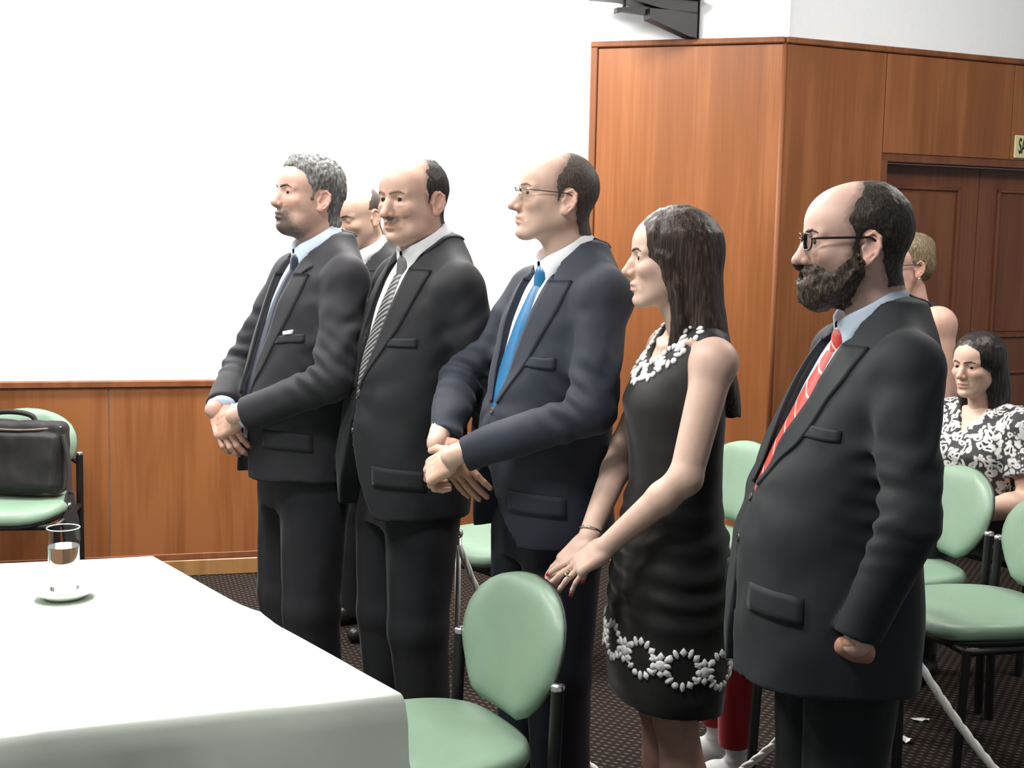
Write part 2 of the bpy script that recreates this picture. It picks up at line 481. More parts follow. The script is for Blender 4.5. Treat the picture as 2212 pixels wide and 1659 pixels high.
# ---------------------------------------------------------------- room shell
def struct(name, bm, mat, parent=None):
    o = bm_obj(name, bm, mat, parent)
    if parent is None: o['kind'] = 'structure'
    return o
bm = bmesh.new(); box(bm, (0.2, 3.2, -0.05), (5.0, 4.6, 0.05)); struct('floor', bm, CARPET)
bm = bmesh.new(); box(bm, (0.2, 3.2, CEIL_Z + 0.05), (5.0, 4.6, 0.05)); struct('ceiling', bm, CEILING)

class Wall:
    """vertical wall plane p0 -> p1; u along, z up, positive n towards the room"""
    def __init__(s, p0, p1):
        s.p0 = Vector((*p0, 0)); t = Vector((*p1, 0)) - s.p0; s.L = t.length; s.t = t.normalized(); s.n = Vector((s.t.y, -s.t.x, 0))
        s.M = Matrix.Translation(s.p0) @ Matrix(((s.t.x, s.n.x, 0, 0), (s.t.y, s.n.y, 0, 0), (0, 0, 1, 0), (0, 0, 0, 1)))
    def slab(s, name, u0, u1, z0, z1, n0, n1, mat, parent=None, bevel=0.0):
        """object with its own origin at the slab centre so veneers differ"""
        bm = bmesh.new(); box(bm, (0, 0, 0), ((u1 - u0) / 2, (n1 - n0) / 2, (z1 - z0) / 2), None, bevel, 1)
        o = bm_obj(name, bm, mat)
        o.matrix_world = s.M @ Matrix.Translation(((u0 + u1) / 2, (n0 + n1) / 2, (z0 + z1) / 2))
        if parent is not None:
            o.parent = parent; o.matrix_parent_inverse = parent.matrix_world.inverted()
        else: o['kind'] = 'structure'
        return o
    def pt(s, u, z, n=0.0): return s.M @ Vector((u, n, z))
WL = Wall((-4.13, 5.06), (0.344, 6.222)); WB = Wall((0.344, 6.222), (1.19, 5.947)); WR = Wall((1.19, 5.947), (4.52, 7.44))
bpy.context.view_layer.update()
WOODTOP = 2.469; WAIN = 0.895
# left wall: white plaster over veneer wainscot
w = WL.slab('wall_left', -0.1, WL.L + 0.02, 0, CEIL_Z, -0.15, 0.0, PLASTER); bpy.context.view_layer.update()
js = [-0.1, 0.05, 1.24, 2.43, 3.62, WL.L - 0.0]
for a0, a1 in zip(js[:-1], js[1:]):
    WL.slab('panel', a0 + 0.002, a1 - 0.002, 0.075, WAIN - 0.03, 0.0, 0.016, WOOD, w, 0.002)
WL.slab('cap_rail', -0.1, WL.L, WAIN - 0.032, WAIN, 0.0, 0.03, WOOD_TRIM, w, 0.005)
WL.slab('base_rail', -0.1, WL.L, 0.075, 0.105, 0.016, 0.022, WOOD_TRIM, w, 0.003)
WL.slab('baseboard_left', -0.1, WL.L, 0.0, 0.075, 0.0, 0.026, WOOD_BASE, None, 0.004)
# back wall: splayed veneer face
w = WB.slab('wall_back', -0.02, WB.L + 0.02, 0, CEIL_Z, -0.15, 0.0, PLASTER); bpy.context.view_layer.update()
WB.slab('panel', 0.036, WB.L - 0.004, 0.075, WOODTOP - 0.03, 0.0, 0.016, WOOD, w, 0.002)
WB.slab('stile', 0.0, 0.034, 0.075, WOODTOP, 0.0, 0.024, WOOD_TRIM, w, 0.004)
WB.slab('cap_rail', 0.0, WB.L + 0.006, WOODTOP - 0.028, WOODTOP, 0.0, 0.03, WOOD_TRIM, w, 0.005)
WB.slab('baseboard_back', 0.0, WB.L, 0.0, 0.075, 0.0, 0.026, WOOD_BASE, None, 0.004)
v_, f_ = tube([(1.1905, 5.9445, 0.0), (1.1905, 5.9445, WOODTOP - 0.001)], 0.0165, 12)
o = mesh_obj('corner_bead', v_, f_, WOOD_TRIM, None); o.parent = w; o.matrix_parent_inverse = w.matrix_world.inverted()
# right wall with the double door
D0, D1, DT = 0.568, 2.03, 1.985
w = WR.slab('wall_right', 0.0, D0, 0, CEIL_Z, -0.15, 0.0, PLASTER); bpy.context.view_layer.update()
WR.slab('wall_section', D0, D1, DT, CEIL_Z, -0.15, 0.0, PLASTER, w)
WR.slab('wall_section', D1, WR.L, 0, CEIL_Z, -0.15, 0.0, PLASTER, w)
WR.slab('panel', 0.004, D0 - 0.002, 0.075, WOODTOP - 0.03, 0.0, 0.016, WOOD, w, 0.002)
WR.slab('panel', D0 + 0.002, 1.352, DT - 0.003, WOODTOP - 0.03, 0.0, 0.016, WOOD, w, 0.002)
WR.slab('panel', 1.356, D1 - 0.002, DT - 0.003, WOODTOP - 0.03, 0.0, 0.016, WOOD, w, 0.002)
WR.slab('panel', D1 + 0.002, 3.2, 0.075, WOODTOP - 0.03, 0.0, 0.016, WOOD, w, 0.002)
WR.slab('cap_rail', -0.006, WR.L, WOODTOP - 0.028, WOODTOP, 0.0, 0.03, WOOD_TRIM, w, 0.005)
WR.slab('baseboard_right', 0.0, D0, 0.0, 0.075, 0.0, 0.026, WOOD_BASE, None, 0.004)
# door_1: recessed frame, two leaves with framed panels
fr = WR.slab('door_1', D0, D1, DT - 0.04, DT - 0.003, -0.15, 0.010, WOOD_DOOR); bpy.context.view_layer.update()
WR.slab('jamb', D0 - 0.004, D0 + 0.035, 0, DT - 0.04, -0.15, 0.012, WOOD_DOOR, fr)
WR.slab('jamb', D1 - 0.035, D1, 0, DT - 0.04, -0.15, 0.012, WOOD_DOOR, fr)
mid = 1.275
for (l0, l1) in ((D0 + 0.037, mid - 0.002), (mid + 0.002, D1 - 0.037)):
    leaf = WR.slab('door_leaf', l0, l1, 0.01, DT - 0.044, -0.13, -0.095, WOOD_DOOR, fr); bpy.context.view_layer.update()
    for z0, z1 in ((1.09, 1.84), (0.16, 0.92)):
        def trim(name, a, b, c, d, n1=-0.083): 
            o = WR.slab(name, a, b, c, d, -0.1, n1, WOOD_DOOR, leaf, 0.004); return o
        a, b = l0 + 0.12, l1 - 0.12
        trim('moulding', a, b, z1 - 0.018, z1); trim('moulding', a, b, z0, z0 + 0.018)
        trim('moulding', a, a + 0.018, z0, z1); trim('moulding', b - 0.018, b, z0, z1)
        trim('door_panel', a + 0.03, b - 0.03, z0 + 0.03, z1 - 0.03, -0.09)
# exit sign above the door
SIGN = plain('cream_sign_board', (0.72, 0.66, 0.36), 0.5, var=0.03); INK = plain('black_ink', (0.015, 0.015, 0.012), 0.6)
sg = WR.slab('exit_sign', 1.374, 1.374 + 0.20, 1.99, 2.102, 0.016, 0.026, SIGN, None, 0.004); del sg['kind']
tag(sg, 'small cream sign with black letters above the dark double door', 'sign'); bpy.context.view_layer.update()
tcv = bpy.data.curves.new('letters', 'FONT'); tcv.body = 'SALIDA'; tcv.size = 0.105; tcv.align_x = 'CENTER'; tcv.align_y = 'CENTER'; tcv.extrude = 0.001
tcv.space_character = 1.0; tcv.offset = 0.0012
to = bpy.data.objects.new('tmp', tcv); COL.objects.link(to); bpy.context.view_layer.update()
tme = bpy.data.meshes.new_from_object(to.evaluated_get(bpy.context.evaluated_depsgraph_get())); bpy.data.objects.remove(to)
tme.materials.clear(); tme.materials.append(INK)
to = bpy.data.objects.new('lettering', tme); COL.objects.link(to)
to.parent = sg
to.matrix_world = WR.M @ Matrix.Translation((1.374 + 0.092, 0.0275, 2.046)) @ Matrix.Rotation(R(90), 4, 'X') @ Matrix.Diagonal((0.40, 1.0, 1.0, 1))
# wall bracket: pivoting tray support at the top
br = empty('wall_bracket', WB.pt(0.475, 2.45, 0.0)); tag(br, 'black metal wall bracket with a tray high above the veneer panelling', 'bracket')
bpy.context.view_layer.update()
BI = Matrix.Translation(br.location).inverted() @ WB.M
SWING = Matrix.Translation((0.475, 0.02, 0)) @ Matrix.Rotation(R(52), 4, 'Z') @ Matrix.Translation((-0.475, -0.02, 0))   # arm folded to the left
def bslab(name, verts, faces):
    T_ = BI if name == 'wall_plate' else BI @ SWING
    return mesh_obj(name, [tuple(T_ @ Vector(v)) for v in verts], faces, BLACK_METAL, br, False)
def prism(poly, n0, n1, axis='u'):
    """poly in (n,z) extruded along u between n0,n1  (u range)"""
    m = len(poly); V = [(n0, a, b) for a, b in poly] + [(n1, a, b) for a, b in poly]
    Fc = [tuple(range(m)), tuple(range(2 * m - 1, m - 1, -1))] + [(i, (i + 1) % m, m + (i + 1) % m, m + i) for i in range(m)]
    return V, Fc
U0 = 0.475
bslab('wall_plate', *prism([(0, 2.462), (0.012, 2.462), (0.012, 2.80), (0, 2.80)], U0 - 0.028, U0 + 0.028))
bslab('gusset', *prism([(0.012, 2.47), (0.05, 2.475), (0.25, 2.54), (0.25, 2.585), (0.012, 2.585)], U0 - 0.035, U0 + 0.03))
bslab('lower_arm', *prism([(0.1, 2.555), (0.37, 2.565), (0.4, 2.555), (0.4, 2.58), (0.25, 2.595), (0.1, 2.6)], U0 - 0.03, U0 + 0.005))
bslab('upper_arm', *prism([(0.012, 2.575), (0.2, 2.59), (0.42, 2.63), (0.45, 2.668), (0.012, 2.668)], U0 - 0.10, U0 + 0.03))
bslab('tray', *prism([(0.0, 2.636), (0.45, 2.636), (0.46, 2.70), (0.45, 2.70), (0.44, 2.65), (0.0, 2.65)], U0 - 0.2, U0 + 0.06))
v_, f_ = tube([(U0 - 0.01, 0.36, 2.57), (U0 - 0.01, 0.36, 2.65)], 0.008, 8); bslab('pin', v_, f_)
# ---------------------------------------------------------------- furniture
VINYL = plain('sage_green_vinyl', (0.19, 0.285, 0.208), 0.42, var=0.03, scale=14, bumpy=0.02, spec=0.4)
BLACK_PLASTIC = plain('black_plastic', (0.014, 0.014, 0.016), 0.45, var=0.15)
def super_ring(n, hw, hd, e=2.6):
    out = []
    for j in range(n):
        t = 2 * math.pi * j / n
        c, s_ = math.cos(t), math.sin(t)
        out.append((math.copysign(abs(c) ** (2 / e), c) * hd, math.copysign(abs(s_) ** (2 / e), s_) * hw))
    return out
def ring_loft(rings, cap=True):
    V = []; Q = []; n = len(rings[0])
    for r_ in rings: V += r_
    for i in range(len(rings) - 1):
        for j in range(n):
            Q.append((i * n + j, i * n + (j + 1) % n, (i + 1) * n + (j + 1) % n, (i + 1) * n + j))
    if cap:
        Q.append(tuple(range(n - 1, -1, -1))); Q.append(tuple(range((len(rings) - 1) * n, len(rings) * n)))
    return V, Q
def make_chair():
    t = empty('visitor_chair')
    n = 48
    def seat_ring(z, s, dz=0.0):
        rr = []
        for x, y in super_ring(n, 0.235 * s, 0.222 * s, 3.0):
            w = 1.0 - 0.10 * max(0, -x / 0.22)          # narrower at the back
            front = -0.03 * max(0, (x - 0.10) / 0.12) ** 2  # waterfall front edge
            rr.append((x, y * w, z + front + dz * (1 - (x / 0.22) ** 2)))
        return rr
    V, Q = ring_loft([seat_ring(0.428, 0.955), seat_ring(0.437, 0.995), seat_ring(0.452, 1.0), seat_ring(0.466, 0.975), seat_ring(0.474, 0.92), seat_ring(0.474, 0.75, -0.003), seat_ring(0.471, 0.45, -0.004), seat_ring(0.47, 0.12, -0.004)])
    mesh_obj('seat', V, Q, VINYL, t)
    V, Q = ring_loft([seat_ring(0.402, 0.86), seat_ring(0.412, 0.95), seat_ring(0.428, 0.955)]); mesh_obj('seat_shell', V, Q, BLACK_PLASTIC, t)
    # backrest: arched top, tapering to the bottom, wrapping round the sitter
    z0, z1 = 0.50, 0.80
    def half_w(f): return float(np.interp(f, [0, 0.06, 0.18, 0.36, 0.52, 0.66, 0.78, 0.87, 0.93, 0.97, 0.99, 1.0], [0.085, 0.125, 0.165, 0.203, 0.214, 0.208, 0.187, 0.155, 0.118, 0.078, 0.045, 0.0]))
    NU, NV = 16, 22
    fs = 1 - (1 - np.linspace(0, 1, NV + 1)) ** 1.5
    def surf(f, u, off):
        w = half_w(f); y = w * u; z = z0 + (z1 - z0) * f
        x = -0.205 - 0.085 * f + 0.55 * y * y
        edge = max(abs(u) ** 6, abs(2 * f - 1) ** 10)
        return (x + off * (1 - 0.75 * edge), y, z)
    def sheet(offA, offB):
        V = []; Q = []
        for o in (offA, offB):
            for f in fs:
                for j in range(NU + 1): V.append(surf(f, 2 * j / NU - 1, o))
        m = (NU + 1); tot = m * (NV + 1)
        for k_ in (0, 1):
            for i in range(NV):
                for j in range(NU):
                    q = (k_ * tot + i * m + j, k_ * tot + i * m + j + 1, k_ * tot + (i + 1) * m + j + 1, k_ * tot + (i + 1) * m + j)
                    Q.append(q if k_ else q[::-1])
        bd = [(0, j) for j in range(NU)] + [(i, NU) for i in range(NV)] + [(NV, j) for j in range(NU, 0, -1)] + [(i, 0) for i in range(NV, 0, -1)]
        ids = [i * m + j for i, j in bd]
        for a in range(len(ids)):
            b = (a + 1) % len(ids); Q.append((ids[a], ids[b], ids[b] + tot, ids[a] + tot))
        return V, Q
    V, Q = sheet(0.0, 0.034); mesh_obj('backrest', V, Q, VINYL, t)
    V, Q = sheet(-0.018, -0.0005); mesh_obj('back_shell', V, Q, BLACK_PLASTIC, t)
    for s in (1, -1):
        V, Q = tube([(-0.215, s * 0.222, 0.0), (-0.205, s * 0.224, 0.40), (-0.212, s * 0.224, 0.62)], 0.0145, 14)
        o = mesh_obj('rear_leg', V, Q, BLACK_METAL, t); o.data.set_sharp_from_angle(angle=R(40))
        V, Q = lathe([(0.0, 0.008), (0.01, 0.008), (0.0155, 0.004), (0.0155, -0.006)], 14)
        c = mesh_obj('post_cap', [(x - 0.212, y + s * 0.224, z + 0.618) for x, y, z in V], Q, CHROME, o)
        V, Q = tube([(0.205, s * 0.215, 0.0), (0.19, s * 0.215, 0.405)], 0.0135, 12); o = mesh_obj('front_leg', V, Q, BLACK_METAL, t); o.data.set_sharp_from_angle(angle=R(40))
        V, Q = tube([(-0.205, s * 0.222, 0.398), (0.19, s * 0.215, 0.398)], 0.012, 10); mesh_obj('side_rail', V, Q, BLACK_METAL, t)
        V, Q = tube([(-0.210, s * 0.224, 0.575), (-0.245, s * 0.17, 0.60), (-0.26, s * 0.1, 0.61)], 0.010, 8); mesh_obj('back_bracket', V, Q, BLACK_METAL, t)
    V, Q = tube([(-0.20, -0.22, 0.392), (-0.20, 0.22, 0.392)], 0.012, 10); mesh_obj('cross_rail', V, Q, BLACK_METAL, t)
    V, Q = tube([(0.18, -0.215, 0.392), (0.18, 0.215, 0.392)], 0.012, 10); mesh_obj('cross_rail', V, Q, BLACK_METAL, t)
    return t
def dup(root):
    r_ = root.copy(); COL.objects.link(r_)
    for ch in list(root.children):
        c = ch.copy(); COL.objects.link(c); c.parent = r_
        for gch in ch.children:
            d = gch.copy(); COL.objects.link(d); d.parent = c
    return r_
CHAIRS = [  # x, y, facing a (0 = left, 90 = towards the camera), label
    (-0.185, 2.755, 30, 'green chair at the corner of the white table, a woman\'s hands on its back'),
    (1.32, 4.36, 18, 'green chair behind the bearded man, in front of the seated woman in patterned blouse'),
    (1.458, 3.89, 15, 'green chair at the right edge whose pale seat shows in full'),
    (1.56, 2.93, 15, 'green chair of which only a seat corner shows at the bottom right'),
    (0.68, 4.77, 30, 'green chair whose back shows between the woman in black and the bearded man'),
    (-0.02, 4.66, 40, 'green chair of which a sliver shows between the legs of the standing men'),
    (-2.01, 5.14, 97, 'green chair by the left wall with a black bag on its seat'),
    (0.865, 3.68, 5, 'green chair with the person in red trousers on it, behind the bearded man'),
    (1.935, 4.89, 32, 'green chair under the seated woman in patterned blouse'),
]
c0 = make_chair()
for i, (x, y, a, lb) in enumerate(CHAIRS):
    c = c0 if i == 0 else dup(c0)
    c.location = (x, y, 0); c.rotation_euler = (0, 0, math.pi + R(a))
    tag(c, lb, 'chair', 'green visitor chairs')

# ---- table under a cloth
CLOTH = fabric('pale_cotton', (0.60, 0.66, 0.585), 0.9, 500, 0.03, 0.0, 0.1)
A_ = np.array([-0.189, 2.249]); B_ = np.array([-0.895, 3.185]); Cc_ = np.array([-2.35, 2.75]); D_ = np.array([-1.70, 1.69])
TZ = 0.752
def cloth():
    corners = [A_, B_, Cc_, D_]
    V = []; Q = []
    # top grid
    N1, N2 = 30, 24
    for i in range(N1 + 1):
        for j in range(N2 + 1):
            u, v = i / N1, j / N2
            p = (1 - u) * (1 - v) * A_ + u * (1 - v) * B_ + u * v * Cc_ + (1 - u) * v * D_
            z = TZ + 0.0012 * math.sin(v * 19 + u * 3) * math.sin(u * 7) + 0.0025 * math.exp(-((u - 0.5) / 0.012) ** 2)
            if j == 0: p = p + np.array([0.008, 0.006]) * math.exp(-((u - 0.5) / 0.05) ** 2)
            V.append((p[0], p[1], z))
    m = N2 + 1
    for i in range(N1):
        for j in range(N2): Q.append((i * m + j, i * m + j + 1, (i + 1) * m + j + 1, (i + 1) * m + j))
    # skirt round the border
    bd = [(i, 0) for i in range(N1)] + [(N1, j) for j in range(N2)] + [(i, N2) for i in range(N1, 0, -1)] + [(0, j) for j in range(N2, 0, -1)]
    ids = [i * m + j for i, j in bd]
    # refine the border
    P = [np.array(V[a]) for a in ids]; n = len(P)
    cen = np.mean(P, 0)
    L = 0; rows = []
    drops = [0.0, 0.006, 0.016, 0.05, 0.12, 0.22, 0.34, 0.46, 0.56]
    for a in range(n):
        t = P[(a + 1) % n] - P[a - 1]; t[2] = 0; t = unit(t); o = np.array([t[1], -t[0], 0])
        if o @ (P[a] - cen) < 0: o = -o
        L += np.linalg.norm(P[a] - P[a - 1])
        col = []
        for d in drops:
            fold = (0.022 * math.sin(L * 13 + 1.5 * math.sin(L * 4)) + 0.012 * math.sin(L * 31 + 1)) * min(1, d / 0.22)
            out = 0.010 * min(1, d / 0.02) + 0.05 * d + fold
            # diagonal drag creases
            out += 0.007 * math.sin((L * 1.0 + d * 1.4) * 22) * min(1, d / 0.1)
            q = P[a] + o * out; q[2] = TZ - d + (0.003 if d == 0.006 else 0)
            col.append(q)
        rows.append(col)
    st = len(V); k_ = len(drops)
    for col in rows: V += [tuple(c) for c in col]
    for a in range(n):
        b = (a + 1) % n
        for r_ in range(k_ - 1): Q.append((st + a * k_ + r_, st + b * k_ + r_, st + b * k_ + r_ + 1, st + a * k_ + r_ + 1))
    return V, Q
V, Q = cloth()
tc_ = mesh_obj('tablecloth', V, Q, CLOTH); tag(tc_, 'pale green-white cloth draped over the table in the foreground', 'tablecloth')
bmx = bmesh.new(); bmx.from_mesh(tc_.data); bmesh.ops.remove_doubles(bmx, verts=bmx.verts, dist=0.0005); bmesh.ops.recalc_face_normals(bmx, faces=bmx.faces); bmx.to_mesh(tc_.data); bmx.free(); tc_.data.set_sharp_from_angle(angle=R(38))
tb = empty('meeting_table', (-1.28, 2.45, 0)); tag(tb, 'long meeting table hidden under the pale cloth in the foreground', 'table')
ins = [q + 0.02 * (np.array([-1.28, 2.45]) - q) for q in (A_, B_, Cc_, D_)]
V = [(q[0] + 1.28, q[1] - 2.45, z) for z in (0.715, 0.748) for q in ins]
mesh_obj('tabletop', V, [(3, 2, 1, 0), (4, 5, 6, 7), (0, 1, 5, 4), (1, 2, 6, 5), (2, 3, 7, 6), (3, 0, 4, 7)], WOOD_DOOR, tb, False)
for q in (A_, B_, Cc_, D_):
    p = q + 0.09 * (np.array([-1.28, 2.45]) - q)
    V, Q = tube([(p[0] + 1.28, p[1] - 2.45, 0), (p[0] + 1.28, p[1] - 2.45, 0.715)], 0.02, 12); mesh_obj('leg', V, Q, BLACK_METAL, tb)

# ---- glass of water on a saucer
PORC = plain('white_porcelain', (0.82, 0.82, 0.80), 0.15, var=0.01, coat=0.3)
V, Q = lathe([(0.0, 0.004), (0.035, 0.004), (0.04, 0.001), (0.043, 0.001), (0.05, 0.006), (0.068, 0.016), (0.070, 0.0185), (0.067, 0.0185), (0.05, 0.0105), (0.035, 0.008), (0.0, 0.008)], 48)
o = mesh_obj('saucer', V, Q, PORC); o.location = (-0.985, 2.805, TZ + 0.002); tag(o, 'white porcelain saucer under the glass of water on the table', 'saucer')
def glassmat(name, ior, col=(1, 1, 1)):
    m, nt, b = new_mat(name); b.inputs['Transmission Weight'].default_value = 1.0; b.inputs['Roughness'].default_value = 0.0
    b.inputs['IOR'].default_value = ior
    v = coords(nt); f = noise_n(nt, v, 8); r_ = ramp(nt, f, [(0.3, tuple(c * 0.985 for c in col)), (0.7, col)]); nt.links.new(r_.outputs[0], b.inputs['Base Color'])
    return m
def thin_glass():
    m, nt, b = new_mat('thin_clear_glass'); nt.nodes.remove(b)
    tr = nd(nt, 'ShaderNodeBsdfTransparent'); tr.inputs[0].default_value = (0.95, 0.96, 0.95, 1); gl2 = nd(nt, 'ShaderNodeBsdfGlossy'); gl2.inputs['Roughness'].default_value = 0.03
    fz = nd(nt, 'ShaderNodeLayerWeight'); mx = nd(nt, 'ShaderNodeMixShader')
    v = coords(nt); f = noise_n(nt, v, 40, 2); bp = nd(nt, 'ShaderNodeBump'); bp.inputs['Strength'].default_value = 0.02; nt.links.new(f, bp.inputs['Height']); nt.links.new(bp.outputs[0], gl2.inputs['Normal'])
    fz.inputs[0].default_value = 0.5; pw = nd(nt, 'ShaderNodeMath', operation='POWER'); pw.inputs[1].default_value = 3.0; sc2 = nd(nt, 'ShaderNodeMath', operation='MULTIPLY'); sc2.inputs[1].default_value = 0.3
    nt.links.new(fz.outputs['Facing'], pw.inputs[0]); nt.links.new(pw.outputs[0], sc2.inputs[0]); nt.links.new(sc2.outputs[0], mx.inputs[0]); nt.links.new(tr.outputs[0], mx.inputs[1]); nt.links.new(gl2.outputs[0], mx.inputs[2])
    nt.links.new(mx.outputs[0], nt.nodes['Material Output'].inputs[0]); return m
GLASS = thin_glass(); WATER = glassmat('water', 1.33)
RIMG = plain('painted_rim_glint', (0.8, 0.82, 0.82), 0.1, var=0.02)  # opaque pale ring; the glint on the lip is put into its colour
gl = empty('drinking_glass', (-0.985, 2.805, TZ + 0.0105)); tag(gl, 'tall straight glass of water standing on a white saucer', 'glass')
V, Q = lathe([(0.0, 0.0), (0.0305, 0.0), (0.033, 0.003), (0.0355, 0.148), (0.0352, 0.1492), (0.0346, 0.1485), (0.0322, 0.010), (0.0, 0.009)], 48); o = mesh_obj('tumbler', V, Q, GLASS, gl); o.data.set_sharp_from_angle(angle=R(30))
V, Q = tube([(0.0351 * math.cos(t), 0.0351 * math.sin(t), 0.1488) for t in np.linspace(0, 2 * math.pi, 49)[:-1]], 0.0011, 6, closed=True); mesh_obj('rim', V, Q, RIMG, gl)
V, Q = lathe([(0.0, 0.0102), (0.0316, 0.0108), (0.0337, 0.108), (0.0, 0.108)], 48); o = mesh_obj('water', V, Q, WATER, gl); o.data.set_sharp_from_angle(angle=R(30))

# ---- black briefcase bag on the left chair
BAG = fabric('black_nylon', (0.022, 0.021, 0.022), 0.55, 400, 0.2, 0.1, 0.2); BAGTRIM = plain('piping_highlight', (0.10, 0.075, 0.065), 0.3, var=0.3, scale=60)  # paler piping tone paints in the highlight along the bag's top edge
bg = empty('briefcase_bag', (-2.02, 5.20, 0.478), R(-3)); tag(bg, 'black laptop bag with carry handle standing on the green chair by the wall', 'bag')
TL = Matrix.Rotation(R(-9), 3, 'X')
def bagv(V): return [tuple(TL @ Vector(v)) for v in V]
g = Grid((-0.25, -0.14, -0.01), (0.25, 0.14, 0.34), 0.006)
g.rbox((0, 0, 0.152), (0.208, 0.055, 0.15), 0.035, np.eye(3))
g.rbox((0, -0.045, 0.135), (0.185, 0.03, 0.112), 0.02, np.eye(3), 0.01)
disp(g, lambda x, y, z: 0.004 * vnoise(x * 14, y * 14, z * 14) + 0.003 * vnoise(x * 30, y * 30, z * 20))
v, q = g.nets(); mesh_obj('bag_body', bagv(v), q, BAG, bg)
V, Q = tube(spline([(-0.2, -0.045, 0.27), (-0.1, -0.058, 0.262), (0.0, -0.06, 0.258), (0.1, -0.058, 0.262), (0.2, -0.04, 0.275)], 24), 0.006, 8); mesh_obj('zip_piping', bagv(V), Q, BAGTRIM, bg)
V, Q = tube(spline([(-0.09, 0, 0.295), (-0.085, -0.005, 0.325), (-0.04, -0.01, 0.333), (0.02, -0.012, 0.33), (0.06, -0.006, 0.318), (0.075, 0, 0.292)], 24), 0.011, 10); mesh_obj('handle', bagv(V), Q, BAG, bg)
sv = spline([(0.205, 0.0, 0.25), (0.232, -0.02, 0.16), (0.246, -0.045, 0.06), (0.256, -0.075, -0.03), (0.265, -0.09, -0.10), (0.275, -0.10, -0.17)], 26)
V = []; Q = []
for i, p in enumerate(sv):
    w = 0.016 if i < 14 else 0.016 + 0.02 * min(1, (i - 14) / 6)
    for dx, dy in ((-0.004, -w), (0.004, -w), (0.004, w), (-0.004, w)): V.append((p[0] + dx + (0.5 * dy if i >= 14 else 0), p[1] + dy, p[2]))
for i in range(len(sv) - 1):
    for j in range(4): Q.append((i * 4 + j, i * 4 + (j + 1) % 4, (i + 1) * 4 + (j + 1) % 4, (i + 1) * 4 + j))
Q += [(3, 2, 1, 0), tuple(range(len(V) - 4, len(V)))]
mesh_obj('shoulder_strap', V, Q, BAG, bg, False)
V, Q = tube([(0.250, -0.075, -0.025), (0.262, -0.075, -0.025)], 0.012, 10); mesh_obj('buckle', V, Q, CHROME, bg)

# ---- rope barrier
ROPE = plain('white_braided_rope', (0.72, 0.71, 0.66), 0.8, var=0.08, scale=200)
def rope(p0, p1, sag, label):
    n = 90; P = []
    for i in range(n):
        t = i / (n - 1); p = np.array(p0) * (1 - t) + np.array(p1) * t; p[2] -= sag * 4 * t * (1 - t); P.append(p)
    o = empty('barrier_rope', p0); tag(o, label, 'rope', 'white barrier ropes')
    for s_ in range(3):
        Qp = []
        for i, p in enumerate(P):
            a = i * 1.15 + s_ * 2.094
            Qp.append(p - np.array(p0) + 0.0055 * np.array([math.cos(a) * 0.6, math.cos(a) * 0.6, math.sin(a)]))
        V, Q = tube(Qp, 0.0068, 7); mesh_obj('strand', V, Q, ROPE, o)
P1 = (-0.145, 3.74, 0.655); P2 = (0.90, 3.02, 0.72); P3 = (1.75, 1.95, 0.66)
rope(P1, P2, 0.62, 'white twisted rope sagging low behind the chair and the standing woman')
rope(P2, P3, 0.42, 'white twisted rope hanging down at the right behind the bearded man')
for p, lb in ((P1, 'thin metal rope post between the legs of the standing men'), (P2, 'thin metal rope post hidden behind the bearded man')):
    s_ = empty('rope_post', (p[0] - 0.004, p[1] + 0.016, 0)); tag(s_, lb, 'post', 'rope posts')
    V, Q = lathe([(0, 0), (0.12, 0), (0.12, 0.008), (0.02, 0.02), (0.0, 0.02)], 28); mesh_obj('base', V, Q, CHROME, s_)
    V, Q = tube([(0, 0, 0.015), (0, 0, p[2] + 0.03)], 0.009, 12); mesh_obj('pole', V, Q, CHROME, s_)
    V, Q = lathe([(0.0, 0.05), (0.012, 0.045), (0.014, 0.035), (0.011, 0.026), (0, 0.026)], 14); mesh_obj('finial', [(x, y, z + p[2]) for x, y, z in V], Q, CHROME, s_)
# ---- litter on the floor
PAPER = plain('white_paper', (0.8, 0.8, 0.8), 0.8, var=0.03)
def scrap(x, y, sx, sy, rz, seed, label):
    rr = random.Random(seed); V = []; Q = []
    for i in range(5):
        for j in range(4): V.append(((i / 4 - 0.5) * sx + rr.uniform(-0.1, 0.1) * sx * 0.4, (j / 3 - 0.5) * sy + rr.uniform(-0.1, 0.1) * sy, 0.002 + rr.random() * min(sx, sy) * 0.45))
    for i in range(4):
        for j in range(3): Q.append((i * 4 + j, (i + 1) * 4 + j, (i + 1) * 4 + j + 1, i * 4 + j + 1))
    o = mesh_obj('paper_scrap', V, Q, PAPER, None, False); o.location = (x, y, 0.001); o.rotation_euler = (0, 0, R(rz))
    md = o.modifiers.new('thickness', 'SOLIDIFY'); md.thickness = 0.0008; tag(o, label, 'paper', 'paper scraps on the carpet')
scrap(1.261, 3.95, 0.045, 0.03, -30, 3, 'crumpled white paper scrap on the carpet beside the bearded man\'s trousers')
scrap(1.372, 4.13, 0.062, 0.018, 5, 5, 'flat pale paper strip on the carpet behind the crumpled scrap')
scrap(-0.735, 5.50, 0.03, 0.05, 20, 8, 'small white paper scrap on the carpet between the two leftmost men\'s legs')
# ---------------------------------------------------------------- people: heads
SKIN = attr_mat('skin', rough=0.48, sss=0.12, nscale=260, bs=0.12, dist=0.0006)
EYE = attr_mat('eye_surface', rough=0.12, nscale=5, bs=0.0, spec=0.6)

def join(parts):
    """[(V,Q,col)] -> V,Q,col"""
    V = []; Q = []; Cc = []; n = 0
    for v, q, c in parts:
        V.append(np.asarray(v, np.float32)); Q.append(np.asarray(q, np.int32) + n); n += len(v)
        Cc.append(np.broadcast_to(np.asarray(c, np.float32), (len(v), 3)))
    return np.concatenate(V), np.concatenate(Q), np.concatenate(Cc)

